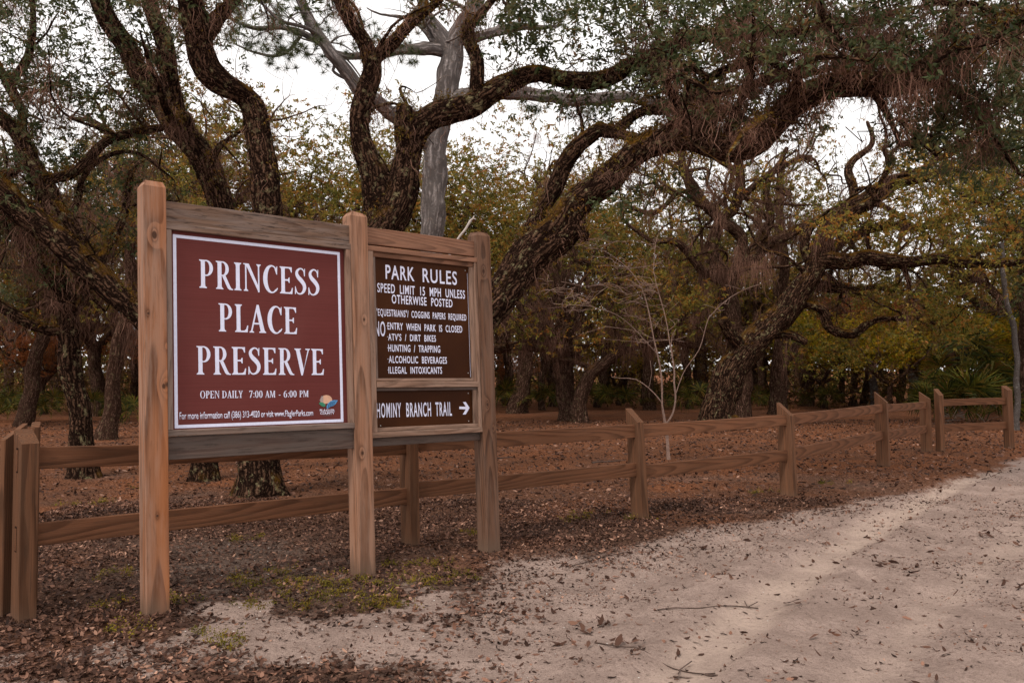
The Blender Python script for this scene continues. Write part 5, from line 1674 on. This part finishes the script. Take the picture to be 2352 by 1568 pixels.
# emblem: peach sun with grey bars, green leaf and a blue wave
M['peach'] = plain('peach vinyl', (.62, .36, .24), .5)
M['blue'] = plain('blue vinyl', (.07, .25, .5), .5)
M['green'] = plain('green vinyl', (.03, .21, .12), .5)
M['ltgrey'] = plain('light grey vinyl', (.33, .30, .31), .5)
M['navy'] = plain('dark blue vinyl', (.01, .05, .12), .5)
ident = lambda x, y: (x, y)
cxl, czl = 1.1475, 1.301
flat('emblem', p1, [[(cxl + .046 * math.cos(R(a)), czl + .037 * math.sin(R(a))) for a in range(-30, 240, 10)]], ident, M['peach'], VP)
[flat('emblem', p1, [q_], ident, M['ltgrey'], VP - .0009) for q_ in [[(cxl - .052 + .004 * abs(k - 3), czl + .030 - k * .0085), (cxl - .024, czl + .030 - k * .0085), (cxl - .024, czl + .0245 - k * .0085), (cxl - .053 + .004 * abs(k - 3), czl + .0245 - k * .0085)] for k in range(7)]]
flat('emblem', p1, [[(1.089, 1.279), (1.098, 1.289), (1.115, 1.288), (1.132, 1.279), (1.142, 1.268), (1.138, 1.258), (1.125, 1.254), (1.108, 1.262)]], ident, M['green'], VP - .0016)
flat('emblem', p1, [[(1.2398, 1.2984), (1.21, 1.301), (1.182, 1.295), (1.160, 1.278), (1.150, 1.258), (1.151, 1.242), (1.160, 1.2425), (1.180, 1.2535), (1.205, 1.2605), (1.22, 1.272), (1.229, 1.286)]], ident, M['blue'], VP - .0016)
[flat('emblem', p1, [q_], ident, M['navy'], VP - .003) for q_ in [[(1.160 + k * .014, 1.246 + k * .005), (1.163 + k * .014, 1.247 + k * .005), (1.167 + k * .014, 1.268 + k * .004), (1.184 + k * .012, 1.289 + k * .002), (1.181 + k * .012, 1.289 + k * .002), (1.163 + k * .014, 1.268 + k * .004)] for k in range(4)]]

VB = -.0092
SW = .012
sans_line(p2, 'PARK', 1.638, 2.3177, 2.2118, 1.8965, 2.317, 2.2105, VB, SW, shear=-.033, split=True, spc=1.16)
sans_line(p2, 'RULES', 1.9739, 2.316, 2.2098, 2.3057, 2.314, 2.2074, VB, SW, shear=-.033, split=True, spc=1.16)
sans_line(p2, 'SPEED  LIMIT  15  MPH  UNLESS', 1.566, 2.1734, 2.1054, 2.3863, 2.1657, 2.0987, VB, SW, shear=-.033) if False else None
for txt, a, zt, zb, b2, zt2, zb2 in [
    ('SPEED  LIMIT  15  MPH  UNLESS', 1.5672, 2.1734, 2.1054, 2.3863, 2.1657, 2.0987),
    ('OTHERWISE  POSTED', 1.6937, 2.0943, 2.0267, 2.2611, 2.0833, 2.0224),
    ('"EQUESTRIANS"/  COGGINS  PAPERS  REQUIRED', 1.5576, 1.9798, 1.9274, 2.4004, 1.9686, 1.9197),
    ('NO', 1.5460, 1.8831, 1.7724, 1.637, 1.8841, 1.7744),
    ('·', 1.6495, 1.8786, 1.8258, 1.6535, 1.8786, 1.8258),
    ('ENTRY  WHEN  PARK  IS  CLOSED', 1.6571, 1.8786, 1.8258, 2.359, 1.8735, 1.8201),
    ("ATV'S  /  DIRT  BIKES", 1.6631, 1.7936, 1.7421, 2.1008, 1.7903, 1.7403),
    ('HUNTING  /  TRAPPING', 1.6649, 1.711, 1.6583, 2.1417, 1.7085, 1.6544),
    ('ALCOHOLIC  BEVERAGES', 1.6687, 1.6242, 1.5714, 2.2068, 1.6191, 1.5667),
    ('ILLEGAL  INTOXICANTS', 1.6669, 1.5416, 1.4908, 2.1592, 1.5392, 1.4864)]:
    if txt == '·': continue
    sans_line(p2, txt, a, zt, zb, b2, zt2, zb2, VB, SW, shear=-.033, split=True, spc=1.14)
dots = [(1.6515, 1.853), (1.6565, 1.769), (1.6585, 1.685), (1.6615, 1.6), (1.663, 1.516)]
for x, z in dots: flat('bullet', p2, [[(x - .002, z - .003), (x + .002, z - .003), (x + .002, z + .003), (x - .002, z + .003)]], ident, M['white'], VB)
sans_line(p3, 'HOMINY', 1.5650, 1.2674, 1.1602, 1.7784, 1.2645, 1.1575, VB, SW, shear=-.035, split=True, spc=1.2)
sans_line(p3, 'BRANCH', 1.8262, 1.2635, 1.1568, 2.0541, 1.2603, 1.1525, VB, SW, shear=-.035, split=True, spc=1.2)
sans_line(p3, 'TRAIL', 2.0975, 1.2598, 1.152, 2.255, 1.258, 1.1498, VB, SW, shear=-.035, split=True, spc=1.2)
flat('arrow', p3, [[(2.3303, 1.1985), (2.3303, 1.2185), (2.3960, 1.2165), (2.3654, 1.2547), (2.3950, 1.2540), (2.4333, 1.2051), (2.3950, 1.1532), (2.3654, 1.1542), (2.3960, 1.1945)]], ident, M['white'], VB)


def screw(parent, u, z, v, rad=.005):
    bm = bmesh.new(); bmesh.ops.create_cone(bm, cap_ends=True, segments=10, radius1=rad, radius2=rad * .7, depth=.003)
    p = sa(u, v, z); n_ = Vector((UY, -UX, 0))
    bmesh.ops.transform(bm, matrix=Matrix.Translation(p) @ n_.to_track_quat('Z', 'Y').to_matrix().to_4x4(), verts=bm.verts)
    me = bpy.data.meshes.new('screw'); bm.to_mesh(me); bm.free(); link('screw', me, parent, M['steel'])


for u, z, p_ in [(2.42, 1.49, p2), (2.39, 2.33, p2), (2.42, 1.325, p3), (2.425, 1.098, p3), (1.6, 1.098, p3)]: screw(p_, u, z, -.0105)

# pale dead twig caught behind the right end of the sign top
tw = empty('twig', tuple(at(1040, 565, 7.0)), 'pale dead twig sticking up behind the top right of the sign', 'twig')
s = Skel(60)
s.limb(px_limb([(1030, 590, 7.0, 6), (1052, 548, 7.0, 6), (1068, 528, 7.0, 6), (1080, 508, 7.0, 6), (1087, 502, 7.0, 5), (1093, 505, 7.0, 3)]), step=.02, wig=.002)
s.limb(px_limb([(1086, 503, 7.0, 4), (1089, 496, 7.0, 3)]), step=.01, wig=.0)
s.radii()
link('stem', s.mesh('stem', lump=.1), tw, plain('dead twig wood', (.42, .36, .33), .9))

# ------------------------------------------------------------------ fences
def fence_post(parent, x, y, e, wdt_, dep, hf, hb, ln=0.0, seed=0, label=None):
    """front-left-bottom corner at (x, y); e along the fence; head slopes down to the road side"""
    e = unit(np.array([e[0], e[1], 0.])); nb_ = np.array([-e[1], e[0], 0.])
    zg = gz(x, y)
    def xf(p):
        z = p[0]
        t = (p[2]) / dep
        top = hf + (hb - hf) * t
        zz = z * top - .12 * (1 - z)
        q = np.array([x, y, zg]) + e * (p[1]) + nb_ * p[2] + np.array([ln * zz, 0, zz])
        return q
    o = board('post', parent, W_fpost, (0, 0, 0), ex_, ey_, ez_, 1.0, 0, wdt_, 0, dep, .005, seed, xf, pith=(.03, .1))
    if label: o['label'] = label
    return o


def rail(parent, a, b_, z0, z1, za=0, zb=0, th=.04, seed=0, mat=None):
    a = np.array([a[0], a[1], 0.]); b2 = np.array([b_[0], b_[1], 0.])
    d = b2 - a; L = np.linalg.norm(d); d /= L
    nb_ = np.array([-d[1], d[0], 0.])
    ga, gb = gz(a[0], a[1]) + za, gz(b2[0], b2[1]) + zb
    rs = random.Random(seed + 5)
    bow = rs.uniform(-.012, .008)
    def xf(p):
        f = p[0] / L
        return a + d * p[0] + nb_ * p[2] + np.array([0, 0, p[1] + ga + (gb - ga) * f + bow * math.sin(f * math.pi)])
    return board('rail', parent, mat or W_fence, (0, 0, 0), ex_, ey_, ez_, L, z0, z1, 0, th, .004, seed, xf, pith=(rs.uniform(z0, z1), rs.uniform(.05, .12)))


FP = [(-2.96, 4.88), (-.86, 6.93), (1.33, 8.27), (3.35, 9.65), (5.82, 12.52), (7.62, 14.71)]
f1 = empty('rail_fence', (-.86, 6.93, 0), 'long two-rail wooden fence running behind the sign and along the road', 'fence')
W_, D_ = .088, .18
hs_ = [(1.07, 1.15), (1.0, 1.15), (.99, 1.13), (.955, 1.11), (.99, 1.15), (.96, 1.09)]
lns = [0.0, -.02, -.05, -.03, -.02, -.02]
for i, (x, y) in enumerate(FP):
    j = min(i + 1, 5) if i < 5 else 5
    e = np.array(FP[i + 1]) - np.array(FP[i]) if i < 5 else np.array(FP[5]) - np.array(FP[4])
    if 0 < i < 5: e = unit(e) + unit(np.array(FP[i]) - np.array(FP[i - 1]))
    fence_post(f1, x, y, e, (.1 if i == 0 else W_), D_, hs_[i][0], hs_[i][1], lns[i], i)
for i in range(5):
    a, b2 = np.array(FP[i]), np.array(FP[i + 1])
    d = unit(b2 - a); nb_ = np.array([-d[1], d[0]])
    a2 = a + nb_ * .07 + d * .03; b3 = b2 + nb_ * .07 + d * .05
    top = [(.905, 1.04), (.80, .935), (.835, .965), (.835, .965), (.83, .955)][i]
    low = [(.43, .57), (.40, .535), (.41, .545), (.41, .55), (.40, .535)][i]
    dz = [(0, -.13), (0, .035), (0, 0), (0, .005), (.01, -.04)][i]
    rail(f1, a2, b3, top[0], top[1], dz[0], dz[1], seed=i * 2)
    rail(f1, a2, b3, low[0], low[1], dz[0], dz[1] * 1.2 if i else -.08, seed=i * 2 + 1)

# rail ends showing in the mortises of the leftmost post
e0 = unit(np.array([FP[1][0] - FP[0][0], FP[1][1] - FP[0][1]])); n0 = np.array([-e0[1], e0[0]])
for (z0, z1) in ((.90, 1.03), (.42, .555)):
    a0_ = np.array(FP[0]) + n0 * .07 - e0 * .0025
    rail(f1, a0_, a0_ + e0 * .06, z0, z1, th=.032, seed=77)
    slot = rail(f1, a0_ + e0 * .0015 - n0 * .006, a0_ + e0 * .05 - n0 * .006, z0 - .008, z1 + .012, th=.046, seed=78, mat=plain('slot shade', (.02, .012, .009), .95, 0, .1))  # near-black plate on the post face paints the shade inside the slot
    slot.name = 'mortise_shade'
f2 = empty('rail_fence', (-3.1, 5.0, 0), 'short piece of rail fence leaving the picture at the left edge', 'fence')
fence_post(f2, -3.165, 5.0, (1, -.1), .036, .2, 1.09, 1.18, 0, 21)
for (z0, z1) in ((.905, 1.04), (.43, .565)):
    rail(f2, (-6.3, 5.5), (-3.14, 5.06), z0, z1, 0, 0, seed=int(z0 * 50))
fence_post(f2, -6.35, 5.45, (1, -.1), .1, .18, 1.05, 1.15, 0, 22)
f4 = empty('fence_stake', (-3.1, 5.3, 0), 'narrow stake with rusty bolt head right behind the leftmost fence post', 'post')
fence_post(f4, -3.155, 5.3, (1, .4), .05, .05, 1.14, 1.175, 0, 23)
f3 = empty('rail_fence', (7.86, 14.75, 0), 'far right piece of two-rail fence beyond the gap between twin posts', 'fence')
fence_post(f3, 7.80, 14.73, (1, .25), .1, .13, 1.02, 1.14, -.015, 31)
fence_post(f3, 9.42, 15.33, (1, .3), .13, .13, 1.10, 1.18, -.02, 32)
for (z0, z1) in ((.82, .945), (.352, .493)):
    rail(f3, (7.86, 14.80), (9.47, 15.40), z0, z1, 0, .01, seed=int(z0 * 70))

# ------------------------------------------------------------------ leaf litter
def dry_leaves(cx, cy, r, L0=.045, curl=.5):
    """numpy: curled little oak leaves, 8 vertices each, lying at (cx, cy)"""
    m = len(cx)
    z = height(cx, cy)
    L = L0 * r.uniform(.55, 1.35, m); Wd = L * r.uniform(.26, .55, m)
    yaw = r.random(m) * 6.283
    tilt = r.normal(size=m) * .35; roll = r.normal(size=m) * .45
    cu = r.uniform(-.2, 1.0, m) * curl
    xs_ = np.array([-.5, -.22, .15, .5]); hw = np.array([.12, .85, 1.0, .08])
    P = np.zeros((m, 8, 3))
    for i in range(4):
        for sgn, k in ((-1, 2 * i), (1, 2 * i + 1)):
            P[:, k, 0] = xs_[i] * L
            P[:, k, 1] = sgn * hw[i] * Wd * .5
            P[:, k, 2] = (xs_[i] ** 2 * 1.6 * cu * L) + cu * .5 * Wd * hw[i] * (.5 if sgn > 0 else .8) + r.normal(size=m) * .03 * L
    ct, st_ = np.cos(tilt)[:, None], np.sin(tilt)[:, None]
    x = P[..., 0] * ct - P[..., 2] * st_; zz = P[..., 0] * st_ + P[..., 2] * ct
    cr, sr = np.cos(roll)[:, None], np.sin(roll)[:, None]
    y = P[..., 1] * cr - zz * sr; zz = P[..., 1] * sr + zz * cr
    cy_, sy_ = np.cos(yaw)[:, None], np.sin(yaw)[:, None]
    X = x * cy_ - y * sy_; Yv = x * sy_ + y * cy_
    zz = zz - zz.min(1)[:, None] * .75
    return np.stack([X, Yv, zz], -1), z


LF = np.array([(0, 1, 3, 2), (2, 3, 5, 4), (4, 5, 7, 6)])
M['litter'] = leaf_mat('dry brown oak leaves', [(0.022, 0.012, 0.009), (0.07, 0.034, 0.023), (0.18, 0.09, 0.06), (0.46, 0.27, 0.19)], .08, .7)
r = np.random.default_rng(50)


def scatter(n, x0, x1, y0, y1, dens):
    x = r.uniform(x0, x1, n); y = r.uniform(y0, y1, n)
    # keep to what the picture can see, with a margin
    k = (np.abs(x) < y * .72 + 1.0) & (r.random(n) < dens(x, y))
    return x[k], y[k]


FPX_ = FP[:4]


def dens_near(x, y):
    sand, grey, red = zones(x, y)
    cl = np.clip(fbm(x * 1.7, y * 1.7, 3, L2) * 2.2 + .5, .08, 1)
    ed = edge_dist(x, y)
    d = (1 - sand) * (1 - .55 * grey) * (.4 + .6 * cl)
    d = d + sand * .035 * np.clip(fbm(x * 3, y * 3, 3, L3) * 3 + .7, .1, 1.6)
    drift = np.exp(-(((x + .75) / .55) ** 2 + ((y - 3.6) / .5) ** 2)) + np.exp(-(((x + 2.2) / .9) ** 2 + ((y - 4.15) / .22) ** 2)) * .8 + np.exp(-(((x + .2) / .25) ** 2 + ((y - 4.9) / .5) ** 2)) * .5
    drift += np.exp(-(((x + 2.6) / .5) ** 2 + ((y - 4.6) / .3) ** 2)) * .8
    for fx, fy in SIGN_FEET + [tuple(q) for q in FPX_]:
        dd = np.hypot(x - fx, y - fy)
        drift = drift + .7 * np.exp(-((dd - .16) / .13) ** 2)
    return np.clip(d + drift * np.clip(cl, .35, 1) * .9, 0, 1)


X1, Y1 = scatter(190000, -5, 7, 2.6, 9.5, dens_near)
P_, z_ = dry_leaves(X1, Y1, r, .037, curl=1.0)
X2, Y2 = scatter(80000, -14, 17, 9.5, 24, lambda x, y: (1 - zones(x, y)[0]) * .42 + .01)
P2_, z2_ = dry_leaves(X2, Y2, r, .065)
lift = r.uniform(0, .012, len(X1)) * (1 - zones(X1, Y1)[0])
Vv = np.concatenate([P_ + np.stack([X1, Y1, z_ + lift], -1)[:, None], P2_ + np.stack([X2, Y2, z2_], -1)[:, None]])
m = len(Vv)
F = (LF[None] + (np.arange(m) * 8)[:, None, None]).reshape(-1, 4)
tint = np.clip(r.beta(1.5, 2.6, m), 0, 1)
o = link('leaf_litter', np_mesh('leaf_litter', Vv.reshape(-1, 3), F, {'tint': np.repeat(tint, 8)}, smooth=False), None, M['litter'])
tag(o, 'carpet of small dry brown oak leaves over the ground', 'leaf litter', None, 'stuff')

# crumbs of leaf, bark and twig in the sand
r = np.random.default_rng(57)
X3, Y3 = scatter(200000, -5, 9, 2.5, 12, lambda x, y: np.clip(.16 + fbm(x * 1.6, y * 2.2, 4, L2) * 1.3 + .6 * (1 - zones(x, y)[0]), .05, 1))
P3_, z3_ = dry_leaves(X3, Y3, r, .013, curl=.6)
P3_[..., 0] *= 1.4
V3 = P3_ + np.stack([X3, Y3, z3_ + .001], -1)[:, None]
m = len(V3)
o = link('leaf_crumbs', np_mesh('leaf_crumbs', V3.reshape(-1, 3), (LF[None] + (np.arange(m) * 8)[:, None, None]).reshape(-1, 4), {'tint': np.repeat(r.random(m) ** 1.5, 8)}, smooth=False), None, M['litter'])
tag(o, 'crumbs of leaf and bark strewn through the sand', 'debris', None, 'stuff')

# bigger single leaves lying on the pale sand, each a thing
r = np.random.default_rng(51)
leaf_meshes = []
for k in range(10):
    P_, z_ = dry_leaves(np.zeros(1), np.zeros(1), r, .06, curl=.8)
    me = np_mesh('dry_leaf', P_[0], LF, {'tint': np.full(8, r.uniform(.1, .75))}, smooth=False)
    me.materials.append(M['litter']); leaf_meshes.append(me)
cnt = 0
while cnt < 230:
    if cnt % 9 == 0:
        hx, hy = r.uniform(-1.2, 6.5), r.uniform(2.8, 8.5)
    if cnt % 9 < 6: x, y = hx + r.normal() * .06, hy + r.normal() * .05
    else: x, y = r.uniform(-1.5, 6.5), r.uniform(2.7, 8.5)
    if edge_dist(np.array([x]), np.array([y]))[0] < .1 or abs(x) > y * .68:
        hx, hy = r.uniform(-1.2, 6.5), r.uniform(2.8, 8.5)
        continue
    o = bpy.data.objects.new('dry_leaf', leaf_meshes[r.integers(10)])
    C.objects.link(o)
    q = r.uniform(.7, 1.5)
    o.location = (x, y, gz(x, y) + .002 + (.008 * (cnt % 3) if cnt % 9 < 6 else 0)); o.rotation_euler = (r.normal() * .12, r.normal() * .12, r.uniform(0, 6.28)); o.scale = (q, q, q)
    tag(o, 'single curled brown oak leaf lying on the pale sand of the road', 'leaf', 'single dry leaves scattered over the sandy road')
    cnt += 1

# sticks lying about
M['stick'] = plain('dry stick', (.09, .06, .048), .9, .2, .3, 40)
sticks = [((1500, 1400), (1740, 1378), .0045, 'thin dark stick lying across the sand in the foreground'),
          ((1370, 1475), (1640, 1540), .005, 'forked dark branchlet lying on the sand near the bottom'),
          ((1560, 1538), (1640, 1530), .0025, 'short straight stick on the pale tyre track'),
          ((1310, 1300), (1400, 1276), .005, 'curved thin twig on the sand near the road edge'),
          ((1110, 1057), (1180, 1052), .014, 'pale broken stick on the red needle ground behind the fence'),
          ((1360, 1065), (1440, 1060), .014, 'dark fallen stick on the red ground behind the middle fence bay')]
for (a, b2, rad, lab) in sticks:
    a = on_ground(*a); b2 = on_ground(*b2)
    o = empty('stick', (a[0], a[1], 0), lab, 'stick')
    s = Skel(int(a[0] * 100) % 97 + 70)
    n = 6
    pts = []
    for i in range(n):
        f = i / (n - 1); p = a + (b2 - a) * f + s.r.normal(size=2) * .012
        pts.append((p[0], p[1], gz(p[0], p[1]) + rad + .004 * math.sin(f * 9), rad * (1 - .6 * f)))
    s.limb(pts, step=.03, wig=.003)
    for q in range(3):
        i = s.r.integers(s.n // 3, s.n - 2); p0 = s.P[i]; a_ = s.r.uniform(0, 6.28); l = s.r.uniform(.05, .14)
        s.limb([(*p0, rad * .5), (p0[0] + math.cos(a_) * l, p0[1] + math.sin(a_) * l, p0[2] + .012, rad * .2)], start=int(i), step=.02, wig=.003)
    s.radii()
    link('stem', s.mesh('stem'), o, M['stick'])

# low yellow-green moss cushions round the sign feet, and pale shell bits
r = np.random.default_rng(52)
mc = [(720, 1340), (735, 1372), (700, 1400), (770, 1345), (560, 1335), (600, 1350), (650, 1350), (810, 1330), (850, 1345), (880, 1375), (900, 1395), (590, 1395), (500, 1470), (515, 1478),
      (1060, 1325), (960, 1330), (280, 1320), (250, 1390), (290, 1450), (410, 1380), (330, 1120), (150, 1160), (230, 1150), (1475, 1192), (1000, 1340), (1020, 1300), (850, 1395), (690, 1375), (780, 1365), (640, 1320), (560, 1240), (930, 1300), (1100, 1230), (1300, 1190), (1340, 1180), (1750, 1130), (1900, 1110)]
pts = []
for px, py in mc:
    c = on_ground(px, py)
    for _ in range(9): 
        q = c + r.normal(size=2) * np.array([.07, .05]) * (1 + c[1] * .05)
        pts.append((q[0], q[1], gz(q[0], q[1]) + .004))
pts = np.array(pts)
up_ = unit(np.array([0, 0, 1.]) + r.normal(size=pts.shape) * .2)
M['gmoss'] = leaf_mat('ground moss', [(.05, .045, .008), (.12, .1, .012), (.2, .15, .015), (.22, .09, .02)], .2, .9)
o = link('ground_moss', fuzz_mesh('ground_moss', pts, up_, r, 34, .022, .004, .02), None, M['gmoss'])
tag(o, 'low yellow-green moss cushions on the ground round the sign feet', 'moss', None, 'stuff')
n = 700
X, Y = scatter(n * 2, -4, 5, 2.8, 8, lambda x, y: .2 + .6 * (edge_dist(x, y) < .8))
m = len(X)
ang = r.random((m, 4)) * 1.2 + np.arange(4) * 1.57
rad = r.uniform(.002, .007, m)[:, None]
z_ = height(X, Y)[:, None] + .003
V = np.stack([X[:, None] + np.cos(ang) * rad, Y[:, None] + np.sin(ang) * rad, z_ + r.random((m, 4)) * .005], -1).reshape(-1, 3)
o = link('shell_bits', np_mesh('shell_bits', V, np.arange(m * 4).reshape(m, 4), None, False), None, plain('white shell', (.6, .56, .52), .6))
tag(o, 'tiny white shell and stone bits in the sand', 'shell bits', None, 'stuff')
